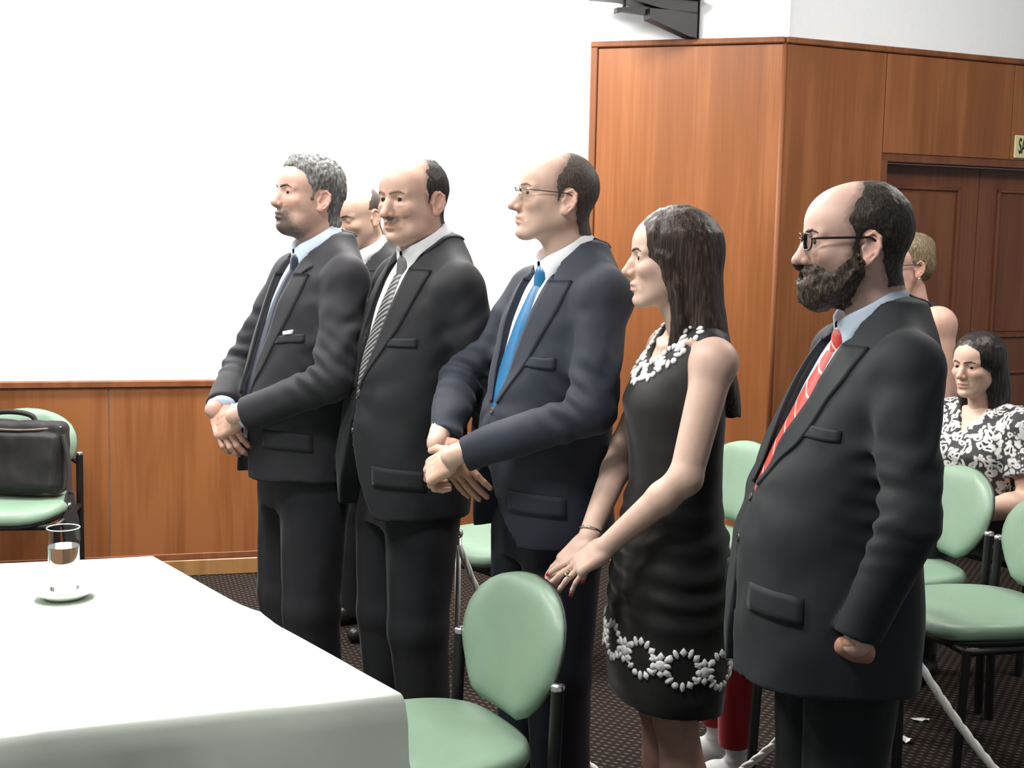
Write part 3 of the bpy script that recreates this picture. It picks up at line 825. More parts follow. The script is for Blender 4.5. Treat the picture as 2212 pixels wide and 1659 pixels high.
def eyeball(c, r, gaze, iris=(0.05, 0.03, 0.02)):
    nu, nv = 20, 14
    V = []; Q = []
    for j in range(nv + 1):
        th = math.pi * j / nv
        for i in range(nu):
            ph = 2 * math.pi * i / nu
            V.append((math.cos(th), math.sin(th) * math.cos(ph), math.sin(th) * math.sin(ph)))
    for j in range(nv):
        for i in range(nu):
            Q.append((j * nu + i, j * nu + (i + 1) % nu, (j + 1) * nu + (i + 1) % nu, (j + 1) * nu + i))
    V = np.array(V, np.float32)
    col = np.tile(np.array([0.72, 0.68, 0.64], np.float32), (len(V), 1))
    col[V[:, 0] > math.cos(R(34))] = iris
    return V @ np.array(gaze, np.float32).T * r + V3(c), np.array(Q)

def build_head(p, nb, hc, rot, neck_r=0.056, h=0.0027):
    """p: dict of face options. nb: neck base (body local), hc: head centre (body local), rot: 3x3. Returns grid and transform"""
    hs = p.get('hs', 1.0); wd = p.get('width', 1.0)
    g = Grid((-0.15, -0.108, -0.215), (0.15, 0.108, 0.14), h)
    def loc(q): return ((V3(q) - V3(hc)) @ rot) / hs
    g.ell((-0.008, 0, 0.03), (0.1, 0.076 * wd, 0.088), 0)
    g.ell((0.042, 0, 0.036), (0.054, 0.06 * wd, 0.055), 0.03)
    g.ell((0.04, 0, -0.04), (0.052, 0.055 * wd, 0.068), 0.03)
    jw = p.get('jaw', 1.0)
    for s in (-1, 1):
        g.ell((0.02, s * 0.043 * wd, -0.035), (0.045, 0.024, 0.042), 0.02)
        g.cone((-0.005, s * 0.05 * jw, -0.052), (0.066, s * 0.018, -0.098), 0.017, 0.016, 0.025)
        g.ell((0.067, s * 0.04, -0.024), (0.019, 0.02, 0.016), 0.02)
        g.cone((0.0885, s * 0.01, 0.0165), (0.073, s * 0.047, 0.017), 0.0085, 0.0075, 0.012)
    cf = p.get('chin', 0.0)
    g.ell((0.074 + cf, 0, -0.1), (0.02, 0.022, 0.017), 0.016)
    g.ell((0.068, 0, -0.067), (0.031, 0.03, 0.024), 0.014)
    if p.get('jowl'):
        for s in (-1, 1): g.ell((0.035, s * 0.045, -0.085), (0.032, 0.02, 0.024), 0.02)
        g.ell((0.035, 0, -0.112), (0.035, 0.035, 0.016), 0.02)
    # neck
    nl = loc(nb)
    g.cone((-0.025, 0, -0.05), nl, neck_r * 0.93 / hs, neck_r / hs, 0.03)
    g.cone((0.0, 0, -0.075), loc(V3(nb) + V3((0.03, 0, 0.01))), 0.035, 0.04, 0.03)
    # eye sockets and lids
    eo = p.get('eye_open', 1.0)
    for s in (-1, 1):
        g.ell((0.099, s * 0.0325, 0.002), (0.017, 0.02, 0.0115), 0.012, True)
        g.ell((0.0765, s * 0.0318, 0.0005), 0.0145, 0.005)
        if eo > 0.05:
            g.ell((0.0915, s * 0.0325, -0.0003), (0.0100, 0.0150, 0.0066 * eo), 0.0015, True)
        if p.get('bags'):
            g.ell((0.083, s * 0.033, -0.0155), (0.008, 0.013, 0.004), 0.006)
    # nose
    nt = V3(p.get('nose_tip', (0.117, 0, -0.034))); nr = p.get('nose_r', 0.0108)
    nbz = p.get('nose_bump', 0.0)
    g.cone((0.087, 0, 0.01), (0.1 + nbz, 0, -0.012), 0.0075, 0.0085, 0.009)
    g.cone((0.1 + nbz, 0, -0.012), nt, 0.0085, nr, 0.008)
    g.cone((0.09, 0, -0.012), (0.1, 0, -0.036), 0.012, 0.013, 0.01)
    for s in (-1, 1):
        g.ell((nt[0] - 0.017, s * 0.0125, nt[2] - 0.003), (0.0115, 0.0075, 0.008), 0.005)
        g.ell((nt[0] - 0.011, s * 0.0068, nt[2] - 0.012), (0.007, 0.0034, 0.005), 0.003, True)
        # nasolabial fold
        g.cone((0.093, s * 0.02, -0.036), (0.083, s * 0.031, -0.066), 0.003, 0.002, 0.007, True)
    # mouth
    lf = p.get('lips', 1.0)
    g.ell((0.0925, 0, -0.0622), (0.0092, 0.0215, 0.0056 * lf), 0.005)
    g.ell((0.0915, 0, -0.0752), (0.0088, 0.019, 0.0064 * lf), 0.005)
    for s in (-1, 1):
        g.cone((0.1055, 0, -0.0687), (0.092, s * 0.022, -0.0695 + p.get('smile', -0.002)), 0.0016, 0.0012, 0.0035, True)
    g.ell((0.1, 0, -0.0875), (0.009, 0.017, 0.0045), 0.008, True)
    # ears
    es = p.get('ear', 1.0)
    for s in (-1, 1):
        c = V3((-0.013, s * 0.0765 * wd, -0.012))
        M = np.array(Matrix.Rotation(R(-16), 3, 'Y') @ Matrix.Rotation(R(s * -24), 3, 'Z'), np.float32)
        def E(x, y, z): return c + M @ V3((x * es, s * y * es, z * es))
        g.ell(E(0, 0.002, 0), (0.0165 * es, 0.0055, 0.029 * es), 0.004, rot=M)
        rim = [E(0.012, 0.002, 0.004), E(0.0135, 0.006, 0.02), E(0.003, 0.0075, 0.0305), E(-0.011, 0.008, 0.024), E(-0.0170, 0.008, 0.006), E(-0.0158, 0.0075, -0.010), E(-0.0095, 0.0065, -0.023)]
        g.ell(E(0.003, 0.0105, 0.0), (0.0115 * es, 0.0075, 0.018 * es), 0.003, True, rot=M)
        g.chain(rim, [0.003, 0.0034, 0.0036, 0.0036, 0.0036, 0.0034, 0.003], 0.003)
        g.ell(E(-0.0005, 0.004, -0.0265), (0.0112 * es, 0.005, 0.0095 * es), 0.004, rot=M)
        g.chain([E(-0.009, 0.006, 0.012), E(-0.0095, 0.0065, -0.006), E(-0.001, 0.006, -0.017)], [0.0024, 0.0027, 0.0024], 0.003)
        g.ell(E(0.0145, 0.004, -0.004), (0.004, 0.004, 0.006), 0.003, rot=M)
    return g

def shell(g, T, base=None):
    """surface of the grid's shape grown by the thickness field T, kept where T > 0"""
    d = (g.d if base is None else base) - T
    V, Q = nets(d, g.lo, g.h)
    if len(V) == 0: return V, Q
    ii = np.clip(np.rint((V - g.lo) / g.h).astype(int), 0, g.n - 1)
    Tb = np.broadcast_to(T, g.d.shape)
    tv = Tb[ii[:, 0], ii[:, 1], ii[:, 2]]
    keep = (tv[Q] > -0.0016).all(1)
    Q = Q[keep]
    used = np.unique(Q); m = np.full(len(V), -1); m[used] = np.arange(len(used))
    return V[used], m[Q]

def skin_tint(V, p):
    """true skin colour variation of a head (head-local positions)"""
    b = np.array(p['skin'], np.float32)
    c = np.tile(b, (len(V), 1))
    x, y, z = V[:, 0], V[:, 1], V[:, 2]
    def mixin(w, col):
        nonlocal c
        w = np.clip(w, 0, 1)[:, None]; c = c * (1 - w) + np.array(col, np.float32) * w
    red = b * np.array([1.0, 0.72, 0.68], np.float32)
    mixin(0.55 * np.exp(-(((x - 0.112) / 0.016) ** 2 + (y / 0.016) ** 2 + ((z + 0.036) / 0.016) ** 2)), red)
    mixin(0.45 * np.exp(-(((x - 0.075) / 0.03) ** 2 + ((np.abs(y) - 0.04) / 0.018) ** 2 + ((z + 0.03) / 0.02) ** 2)), red)
    mixin(0.5 * ((np.abs(y) > 0.078) & (z < 0.03) & (z > -0.06)), red)
    lip = np.exp(-(((z + 0.0687) / 0.0085) ** 4 + (y / 0.021) ** 4)) * (x > 0.085)
    mixin(lip * 0.85, p.get('lip', b * np.array([0.85, 0.5, 0.48])))
    # cropped hair and stubble showing on the skin itself
    for poly, colr, wgt, w0, w1 in p.get('scalp', []):
        sdv = poly_sd(x, z, poly) + 0.004 * vnoise(x * 160, y * 160, z * 160)
        mixin(wgt * np.clip((sdv + w0) / (w0 + w1), 0, 1) * ((np.abs(y) < 0.0755) | (z > 0.025) | (z < -0.05) | (x < -0.035)), colr)
    # lid line and socket skin
    ey = np.exp(-(((np.abs(y) - 0.0325) / 0.0165) ** 4 + ((z - 0.0005) / 0.0065) ** 4)) * (x > 0.07)
    mixin(ey * 0.55, b * np.array([0.45, 0.33, 0.31]))
    for (rx, ry, rz, sx, sy, sz, wgt, col) in p.get('stains', []):
        mixin(wgt * np.exp(-(((x - rx) / sx) ** 2 + ((np.abs(y) - ry) / sy) ** 2 + ((z - rz) / sz) ** 2)), col)
    return c

BROW = [(0.008, 0.0135), (0.02, 0.0175), (0.036, 0.0205), (0.05, 0.0150), (0.05, 0.017), (0.036, 0.0250), (0.02, 0.0230), (0.008, 0.0185)]
def head_parts(g, p, parent, xf, hair_m, beard_m=None, brow_m=None):
    """hair, beard, brows, eyes as children; returns skin mesh in body-local space"""
    V, Q = g.nets()
    tint = skin_tint(V, p)
    X, Y, Z = g.xyz()
    def add(name, V, Q, mat, col=None):
        if len(V) == 0: return None
        return mesh_obj(name, xf(V), Q, mat, parent, True, col)
    nz = lambda f, a=1.0: vnoise(X * f + 11, Y * f + 5, Z * f * a + 3)
    if p.get('hair'):
        hp = p['hair']
        sd = poly_sd(g.ax[0][:, None], g.ax[2][None, :], hp['poly'])[:, None, :]
        n = hp.get('n', 0.0022) * (nz(150, 0.5) + 0.8 * nz(60, 0.6))
        edge = hp.get('edge', 0.006) * nz(80)
        T = np.clip((sd + edge) * hp.get('slope', 0.35), -0.004, hp['t'])
        if 'top' in hp:   # extra height on the crown
            T = T + np.clip(Z - 0.05, 0, 1) * hp['top'] * (T > 0)
        T = np.where(T > 0.001, T + n * np.clip(T / 0.004, 0, 1), T)
        # ears stay free
        for s in (-1, 1):
            er = np.sqrt(((X + 0.012) / 0.023) ** 2 + ((Z + 0.012) / 0.036) ** 2 + (np.maximum(0, 0.07 - s * Y) / 0.01) ** 2)
            T = np.where(er < 1, np.minimum(T, (er - 1) * 0.01), T)
        V2, Q2 = shell(g, T.astype(np.float32))
        add('hair', V2, Q2, hair_m)
    if p.get('beard'):
        hp = p['beard']
        sd = poly_sd(g.ax[0][:, None], g.ax[2][None, :], hp['poly'])[:, None, :]
        n = hp.get('n', 0.003) * (nz(130, 0.6) + nz(55, 0.6))
        T = np.clip((sd + 0.005 * nz(90)) * hp.get('slope', 0.4), -0.004, hp['t'])
        lipc = np.sqrt((Y / 0.023) ** 2 + ((Z + 0.0695) / 0.0085) ** 2)
        T = np.where((lipc < 1.35) & (X > 0.07), np.minimum(T, (lipc - 1) * 0.012), T)
        if hp.get('lip_only') is not None:
            T = np.where(np.abs(Y) > hp['lip_only'], np.minimum(T, (hp['lip_only'] - np.abs(Y)) * 0.4), T)
        for s in (-1, 1):
            er = np.sqrt(((X + 0.014) / 0.022) ** 2 + ((Z + 0.012) / 0.034) ** 2 + (np.maximum(0, 0.068 - s * Y) / 0.01) ** 2)
            T = np.where(er < 1, np.minimum(T, (er - 1) * 0.01), T)
        T = np.where(T > 0.001, T + n * np.clip(T / 0.004, 0, 1), T)
        V2, Q2 = shell(g, T.astype(np.float32))
        add('beard', V2, Q2, beard_m or hair_m)
    if brow_m is not None:
        sd = poly_sd(np.abs(g.ax[1])[:, None], g.ax[2][None, :] - p.get('brow_z', 0.0), BROW)[None, :, :]
        T = np.clip(sd * 0.9 + 0.0006, -0.004, p.get('brow_t', 0.0026)) + 0 * X
        T = np.where(X > 0.05, T, -0.004)
        for s in (-1, 1):
            V2, Q2 = shell(g, np.where(s * Y > 0, T, -0.004).astype(np.float32))
            add('eyebrow', V2, Q2, brow_m)
    if p.get('eyes', True):
        gz = np.array(Matrix.Rotation(R(p.get('gaze', 14)), 3, 'Z') @ Matrix.Rotation(R(p.get('gaze_p', 2)), 3, 'Y'))
        for s in (-1, 1):
            V2, Q2 = eyeball((0.0762, s * 0.0318, 0.0005), 0.0132, gz)
            col = np.tile(np.array([0.42, 0.37, 0.35], np.float32), (len(V2), 1))
            dirs = (V2 - V3((0.0762, s * 0.0318, 0.0005))) / 0.0132
            col[dirs @ gz[:, 0] > math.cos(R(38))] = p.get('iris', (0.03, 0.018, 0.012))
            add('eye', V2, Q2, EYE, col)
    return xf(V), Q, tint
# ---------------------------------------------------------------- people: bodies and clothes
def hand(g, W, xdir, zdir, side, curls=None, thumb=None, sc=1.0, slim=1.0, spread=0.0, arm=None, arm_r=(0.026, 0.032)):
    """W wrist; xdir towards the knuckles; zdir back of the hand; side +1 right hand, -1 left hand.
    curls: 4 x (mcp, pip, dip) degrees, index..little. Returns list of finger tips and their nail normals"""
    M = frame(xdir, zdir); W = np.asarray(W, float)
    def L(x, y, z): return W + M @ (np.array([x, y * side, z]) * sc)
    q = slim
    g.rbox(L(0.052, 0.0, 0.0), (0.045 * sc, 0.039 * sc * q, 0.0135 * sc), 0.0125 * sc, M, 0.008)
    g.ell(L(0.03, 0.022, -0.007), (0.032 * sc, 0.018 * sc * q, 0.015 * sc), 0.01, rot=M)
    g.ell(L(0.03, -0.02, -0.006), (0.034 * sc, 0.016 * sc * q, 0.014 * sc), 0.01, rot=M)
    g.cone(L(-0.015, 0, 0), L(0.03, 0, 0), 0.0255 * sc * q, 0.026 * sc * q, 0.012, sq=(M[:, 2], 0.72))
    if arm is not None:
        g.cone(arm, L(0.0, 0, 0), arm_r[1], arm_r[0] * q, 0.012)
    curls = curls or [(20, 25, 15)] * 4
    tips = []
    base = [(0.094, 0.029, 0), (0.098, 0.0095, 0.001), (0.093, -0.0105, 0.0), (0.084, -0.029, -0.002)]
    lens = [(0.042, 0.026, 0.02), (0.046, 0.029, 0.021), (0.042, 0.027, 0.021), (0.033, 0.021, 0.018)]
    rad = [0.0092, 0.0094, 0.009, 0.008]
    for i in range(4):
        p = L(*[b * (q if j == 1 else 1) for j, b in enumerate(base[i])])
        ang = 0.0; fan = (1.5 - i) * (R(3) + spread)
        r = rad[i] * sc * q
        g.cone(L(0.05, base[i][1] * 0.8 * q, 0.002), p, r * 1.05, r * 1.12, 0.006)
        for j in range(3):
            ang += R(curls[i][j])
            d = np.array([math.cos(ang) * math.cos(fan), math.sin(fan) * side * math.cos(ang), -math.sin(ang)])
            d = M @ d
            p2 = p + d * lens[i][j] * sc
            g.cone(p, p2, r * (1.06 - 0.07 * j), r * (0.97 - 0.09 * j), 0.0028)
            p = p2
        nrm = M @ np.array([math.sin(ang), 0, math.cos(ang)])
        tips.append((p + nrm * r * 0.55, nrm, d))
    th = thumb or [(0.55, 0.78, -0.3), (0.85, 0.5, -0.2)]
    p0 = L(0.016, 0.022 * q, -0.006); p1 = L(0.046, 0.046 * q, -0.012)
    g.cone(p0, p1, 0.0145 * sc * q, 0.0125 * sc * q, 0.01)
    d1 = M @ (unit(th[0]) * np.array([1, side, 1])); p2 = p1 + d1 * 0.034 * sc
    d2 = M @ (unit(th[1]) * np.array([1, side, 1])); p3 = p2 + d2 * 0.027 * sc
    g.cone(p1, p2, 0.0118 * sc * q, 0.0105 * sc * q, 0.005); g.cone(p2, p3, 0.0105 * sc * q, 0.0085 * sc * q, 0.004)
    tips.append((p3, M[:, 2], d2))
    return tips

def surf_strip(bvh, path, width, off=0.0045, nc=7, start_out=None, skew0=0.0, skew1=0.0):
    """strip lying on a surface: path (n,3) is the inner edge, width(u) grows outwards"""
    n = len(path); N = []; O = []; T = []; prev = Vector(start_out)
    for i in range(n):
        t = Vector(path[min(i + 1, n - 1)]) - Vector(path[max(i - 1, 0)]); t.normalize()
        l0, n0, _, _ = bvh.find_nearest(Vector(path[i]))
        o = t.cross(n0).normalized()
        if o.dot(prev) < 0: o = -o
        prev = o; N.append(n0); O.append(o); T.append(t)
    def sm(A, it):
        A = np.array([tuple(a) for a in A])
        for _ in range(it):
            B = np.vstack([A[:1], A, A[-1:]]); A = (B[:-2] + 2 * B[1:-1] + B[2:]) / 4
        return A
    N = sm(N, 10); O = sm(O, 10)
    rows = []
    for i in range(n):
        u = i / (n - 1); n0 = Vector(N[i]).normalized(); o = Vector(O[i]).normalized(); t = T[i]
        o2 = (o - t * (skew0 * (1 - u) ** 6) + t * (skew1 * u ** 6)).normalized()
        w = width(u); p = Vector(path[i]); l0, _, _, _ = bvh.find_nearest(p)
        cur = l0 if (l0 - p).length < 0.02 else p
        row = [cur - n0 * 0.004]; nb_ = n0
        for j in range(nc + 1):
            f = j / nc
            ll, nn, _, _ = bvh.find_nearest(cur)
            if ll is None or (ll - cur).length > 0.03: ll, nn = cur, nb_
            nb_ = (nb_ * 1.5 + nn).normalized()
            row.append(ll + nb_ * (off + 0.004 * math.exp(-(f / 0.12) ** 2)))
            cur = ll + (o2 - nb_ * o2.dot(nb_)) * (w / nc)
        row.append(ll - nb_ * 0.004)
        rows.append([tuple(v) for v in row])
    A = np.array(rows)
    for _ in range(4): A[1:-1] = (A[:-2] + 2 * A[1:-1] + A[2:]) / 4
    m = nc + 3; V = [tuple(v) for v in A.reshape(-1, 3)]; Q = []
    for i in range(n - 1):
        for j in range(m - 1):
            Q.append((i * m + j, i * m + j + 1, (i + 1) * m + j + 1, (i + 1) * m + j))
    for e in (0, n - 1):      # close both ends down to the surface
        st = len(V)
        for j in range(m):
            ll, nn, _, _ = bvh.find_nearest(Vector(V[e * m + j])); V.append(tuple(ll - nn * 0.003))
        for j in range(m - 1): Q.append((e * m + j, e * m + j + 1, st + j + 1, st + j))
    return V, Q

def surf_patch(bvh, c4, off=0.004, nu=8, nv=4, depth=0.003):
    """four 3-D corners, bilinear grid snapped to the surface with thickness"""
    c4 = [np.asarray(c, float) for c in c4]; V = []; Q = []
    def row(iu, iv, o):
        u, v = iu / nu, iv / nv
        p = (1 - u) * (1 - v) * c4[0] + u * (1 - v) * c4[1] + u * v * c4[2] + (1 - u) * v * c4[3]
        l, n, _, _ = bvh.find_nearest(Vector(p)); return tuple(l + n * o)
    idx = {}
    for iu in range(-1, nu + 2):
        for iv in range(-1, nv + 2):
            e = iu in (-1, nu + 1) or iv in (-1, nv + 1)
            idx[iu, iv] = len(V); V.append(row(min(max(iu, 0), nu), min(max(iv, 0), nv), -depth if e else off))
    for iu in range(-1, nu + 1):
        for iv in range(-1, nv + 1):
            Q.append((idx[iu, iv], idx[iu + 1, iv], idx[iu + 1, iv + 1], idx[iu, iv + 1]))
    return V, Q

def disc_on(bvh, p, r, th=0.003, seg=14):
    l, n, _, _ = bvh.find_nearest(Vector(p)); n = n.normalized()
    u = n.cross(Vector((0, 0, 1))).normalized(); w = n.cross(u)
    V = []; Q = []
    prof = [(1.0, -0.002), (1.0, th * 0.7), (0.85, th), (0.5, th * 0.75), (0.0, th * 0.7)]
    for f, o in prof:
        for j in range(seg):
            a = 2 * math.pi * j / seg
            V.append(tuple(l + n * o + (u * math.cos(a) + w * math.sin(a)) * r * f))
    for i in range(len(prof) - 1):
        for j in range(seg):
            a = i * seg + j; b = i * seg + (j + 1) % seg
            Q.append((a, b, b + seg, a + seg))
    return V, Q

class Ring:
    def __init__(s, c, tilt, rx, ry):
        s.c = np.asarray(c, float); t = R(tilt)
        s.e1 = np.array([math.cos(t), 0, -math.sin(t)]); s.e2 = np.array([0, 1.0, 0]); s.ax = np.array([math.sin(t), 0, math.cos(t)])
        s.rx, s.ry = rx, ry
    def pt(s, th, dr=0.0, hgt=0.0):
        a = R(th)
        return s.c + s.e1 * (s.rx + dr) * math.cos(a) + s.e2 * (s.ry + dr) * math.sin(a) + s.ax * hgt

JROWS = [(0.74, 0.0, 0.128, 0.142, 0.203), (0.85, 0.0, 0.132, 0.140, 0.203), (0.95, 0.0, 0.136, 0.128, 0.192),
         (1.05, 0.0, 0.138, 0.112, 0.180), (1.15, 0.0, 0.138, 0.112, 0.183), (1.25, 0.0, 0.135, 0.122, 0.193),
         (1.34, -0.002, 0.124, 0.126, 0.193), (1.40, -0.006, 0.106, 0.120, 0.178), (1.45, -0.012, 0.085, 0.100, 0.135),
         (1.49, -0.018, 0.072, 0.082, 0.092), (1.54, -0.02, 0.06, 0.07, 0.07)]

def core_body(k, arms, legs_h=1.0, seated=None, wid=1.0):
    """coarse figure under the clothes"""
    g = Grid((-0.3, -0.42, 0.02), (0.6, 0.42, 1.56), 0.013, far=0.1)
    rows = [(z, cx, f * 0.66, b * 0.66, w * 0.7 * wid) for z, cx, f, b, w in JROWS]
    g.loft(rows, 2.2, 0.02, zlim=(0.84, 1.54))
    for S, E, W in arms:
        g.cone(S, E, 0.048, 0.04, 0.03); g.cone(E, W, 0.04, 0.028, 0.02)
    for s in (-1, 1):
        if seated is None:
            g.cone((0, s * 0.085, 0.86), (0.005, s * 0.09, 0.48), 0.07, 0.05, 0.03)
            g.cone((0.005, s * 0.09, 0.48), (-0.015, s * 0.095, 0.09), 0.055, 0.04, 0.02)
            g.cone((-0.02, s * 0.095, 0.06), (0.10, s * 0.105, 0.035), 0.03, 0.02, 0.01)
    return g.nets()

def suit_man(sp):
    H = sp['H']; k = H / 1.78; a = sp['a']
    root = empty('person', (sp['pos'][0], sp['pos'][1], 0), math.pi + R(a))
    tag(root, sp['label'], 'person')
    inv = 1.0 / k
    hc = np.asarray(sp['head'], float) * inv; rot = rotm(*sp['head_rot'])
    rs = sp.get('raise', 0.0)
    nb = np.asarray(sp.get('nb', (-0.022, 0, 1.47 + rs)), float)
    face = sp['face']; hs = face.get('hs', 1.0)
    jm, sm, tm = sp['jacket'], sp['shirt'], sp['trousers']
    # ---- head
    g = build_head(face, nb, hc, rot, sp.get('neck_r', 0.061))
    xf = lambda V: ((np.asarray(V) * hs) @ rot.T + hc) * k
    hv, hq, ht = head_parts(g, face, root, xf, sp.get('hair_m'), sp.get('beard_m'), sp.get('brow_m'))
    parts = [(hv, hq, ht)]
    arms = [tuple(np.asarray(q, float) * inv for q in sp['armL']), tuple(np.asarray(q, float) * inv for q in sp['armR'])]
    for A in arms: A[0][2] += rs - 0.022
    cv, cq = core_body(k, arms); cv[:, 0] += sp.get('lean', 0.0) * np.clip(1.3 - np.maximum(cv[:, 2], 0.8), 0, 1) * (np.abs(cv[:, 1]) < 0.17) * 1.2
    parts.append((cv * k, cq, np.array(face['skin'])))
    # ---- hands
    for hd in sp.get('hands', []):
        W = np.asarray(hd['W'], float)
        gg = Grid(W - 0.17, W + 0.17, 0.0027)
        hand(gg, W, hd['x'], hd['z'], hd['side'], hd.get('curls'), hd.get('thumb'), sc=k * hd.get('sc', 1.0), arm=hd.get('arm'))
        v, q = gg.nets(); parts.append((v, q, np.array(hd.get('col', face['skin'])) * np.array([1.0, 0.93, 0.9])))
    V, Q, C3 = join(parts)
    mesh_obj('body', V, Q, SKIN, root, True, C3)
    # ---- jacket
    by = sp.get('belly', 0.0)
    bell = lambda z: math.exp(-((z - 1.03) / 0.22) ** 2) if z > 1.03 else 1.0 - sp.get('drop', 0.22) * (1.03 - z) / 0.25
    LN = sp.get('lean', 0.0); lean = lambda z: LN * np.clip(1.45 - np.maximum(z, 0.8), 0, 1)
    rows = [(z + rs * min(1, max(0, (z - 1.15) / 0.3)), cx + float(lean(z)), f + by * bell(z), b, w + 0.2 * by * bell(z) + sp.get('wide', 0.0)) for z, cx, f, b, w in JROWS]
    hem = sp.get('hem', 0.80); zb = sp.get('zb', 1.08)
    g = Grid((-0.26, -0.42, hem - 0.04), (0.46, 0.42, 1.60), 0.0056)
    g.loft(rows, 2.35, 0.01, zlim=(hem, 1.513 + rs))
    for i, s in enumerate((1, -1)):
        S, E, W = arms[i]
        g.cone((-0.03, s * 0.045, 1.474 + rs), (S[0] - 0.008, s * 0.176, 1.412 + rs), 0.05, 0.045, 0.035)
        g.ell((S[0], S[1], S[2]), (0.063, 0.056, 0.06), 0.04)
    for i in range(2):
        S, E, W = arms[i]
        g.cone(S, E, 0.066, 0.0575, 0.03)
        fl = unit(W - E); We = W - fl * 0.012
        g.cone(E, We, 0.0575, 0.046, 0.012, flat=True)
        for f, rr in sp.get('sleeve_puff', []):
            p = E + (W - E) * f if f > 0 else E + (E - S) * f
            g.ell(p, rr, 0.02)
    ring = Ring((0.004, 0, sp.get('ring_z', 1.484) + rs), sp.get('tilt', 28), 0.071, 0.066)
    g.cone(ring.c - ring.ax * 0.02, ring.c + ring.ax * 0.2, 0.068, 0.13, 0.012, True)
    X, Y, Z = g.xyz()
    front = np.interp(g.ax[2], [r[0] for r in rows], [r[1] + r[2] for r in rows]).astype(np.float32)[None, None, :]
    vz, vw = zip(*sp.get('v', [(zb - 0.02, 0.0), (1.2, 0.03), (1.34, 0.056), (1.44, 0.066), (1.56, 0.07)]))
    yv = np.interp(g.ax[2], vz, vw).astype(np.float32)[None, None, :]
    yc = sp.get('v_shift', 0.0)
    cut = np.maximum(np.abs(Y - yc) - yv, front - 0.032 - X)
    cut = np.where(yv <= 0, 1.0, cut)
    g.d = np.maximum(g.d, -cut)
    # cut-away quarters below the button
    cw = sp.get('cut', 0.10)
    qz = np.clip((zb - 0.03 - Z) / (zb - 0.03 - hem), 0, 1)
    cut2 = np.maximum(np.abs(Y - yc) - cw * qz ** 1.7, 0.05 - X)
    if sp.get('buttoned', True): g.d = np.maximum(g.d, -cut2)
    # left front laps over the right
    if sp.get('buttoned', True):
        lap = 0.004 * np.clip((Y - yc + 0.012) / 0.006, 0, 1) * np.exp(-(np.maximum(Y - yc, 0) / 0.05) ** 2) * (X > 0.04) * np.clip((zb + 0.02 - Z) / 0.03, 0, 1)
        g.d = g.d - lap
    # back vent
    vent = np.maximum(np.abs(Y) - 0.003, np.maximum(X + 0.06, Z - (hem + 0.2)))
    g.d = np.maximum(g.d, -vent)
    sd0 = sp.get('seed', 1) * 13.7
    def wrinkle(x, y, z):
        d = 0.0065 * vnoise(x * 7 + sd0, y * 7 + z * 4, z * 6 + sd0) + 0.0034 * vnoise(x * 16 + sd0, y * 16 - z * 7, z * 11)
        for S, E, W in arms:
            ax = unit(W - S)
            dx, dy, dz = x - E[0], y - E[1], z - E[2]
            r2 = dx * dx + dy * dy + dz * dz
            ph = (dx * ax[0] + dy * ax[1] + dz * ax[2])
            bend = unit((S + W) / 2 - E) if np.linalg.norm((S + W) / 2 - E) > 0.01 else np.array([1.0, 0, 0])
            inn = np.clip(0.45 + (dx * bend[0] + dy * bend[1] + dz * bend[2]) / 0.09, 0.15, 1)
            n = vnoise(x * 14 + sd0, y * 14, z * 14)
            d = d - 0.0115 * np.exp(-r2 / 0.085 ** 2) * inn * np.sin(ph * 2 * math.pi / 0.042 + 2.2 * n)
            # upper sleeve drag and cuff rumple
            m = (S + E) / 2
            rr = (x - m[0]) ** 2 + (y - m[1]) ** 2 + (z - m[2]) ** 2
            d = d - 0.0045 * np.exp(-rr / 0.11 ** 2) * np.sin((x * 0.6 + y * 0.3 + z) * 2 * math.pi / 0.09 + 3 * n)
        # pull lines towards the button
        rb = np.sqrt((y - yc) ** 2 + (z - zb) ** 2)
        an = np.arctan2(z - zb, y - yc)
        if sp.get('buttoned', True):
            d = d - 0.003 * np.exp(-((rb - 0.1) / 0.07) ** 2) * np.sin(an * 7 + sd0) * (x > 0.05)
        return d
    disp(g, wrinkle)
    JV, JQ = g.nets(); JV = relax(JV, JQ, 2, 0.45)
    jacket = mesh_obj('jacket', JV * k, JQ, jm, root)
    bv = bvh_of(JV, JQ)
    def add(name, VQ, mat, par=jacket, smooth=True):
        return mesh_obj(name, np.asarray(VQ[0], float) * k, VQ[1], mat, par, smooth)
    # ---- lapels and collar
    for s in (1, -1):
        bot = (0.14 + by, yc + s * 0.004, zb + 0.01)
        col = [ring.pt(s * 179, 0.016, 0.008), ring.pt(s * 135, 0.016, 0.006), ring.pt(s * 98, 0.017, 0.002), ring.pt(s * 68, 0.020, -0.012)]
        lap_zs = [1.42 + rs, 1.34 + rs * 0.7, 1.25, 1.16, zb + 0.01]
        if not sp.get('buttoned', True): lap_zs = [1.42 + rs, 1.34 + rs * 0.7, 1.25, 1.17, 1.10]
        lap = [(np.interp(z, [r[0] for r in rows], [r[1] + r[2] for r in rows]) - 0.004, yc + s * (np.interp(z, vz, vw) + 0.003), z) for z in lap_zs]
        full = spline(col + lap, 60)
        tn = sp.get('notch', 24)
        cp, lp = full[:tn + 1], full[tn:]
        lw = sp.get('lapel_w', 0.082)
        add('collar', surf_strip(bv, cp, lambda u: 0.05 if u < 0.8 else 0.05 - 0.01 * (u - 0.8) / 0.2, 0.006, start_out=(-0.3, 0, -1), skew1=-0.35), jm)
        add('lapel', surf_strip(bv, lp, lambda u: lw * np.interp(u, [0, 0.08, 0.3, 0.6, 1], [0.96, 1.0, 0.94, 0.66, 0.12]), 0.0055, start_out=(0, s, 0), skew0=0.35), jm)
    # ---- pockets and buttons
    bm_ = sp['button']
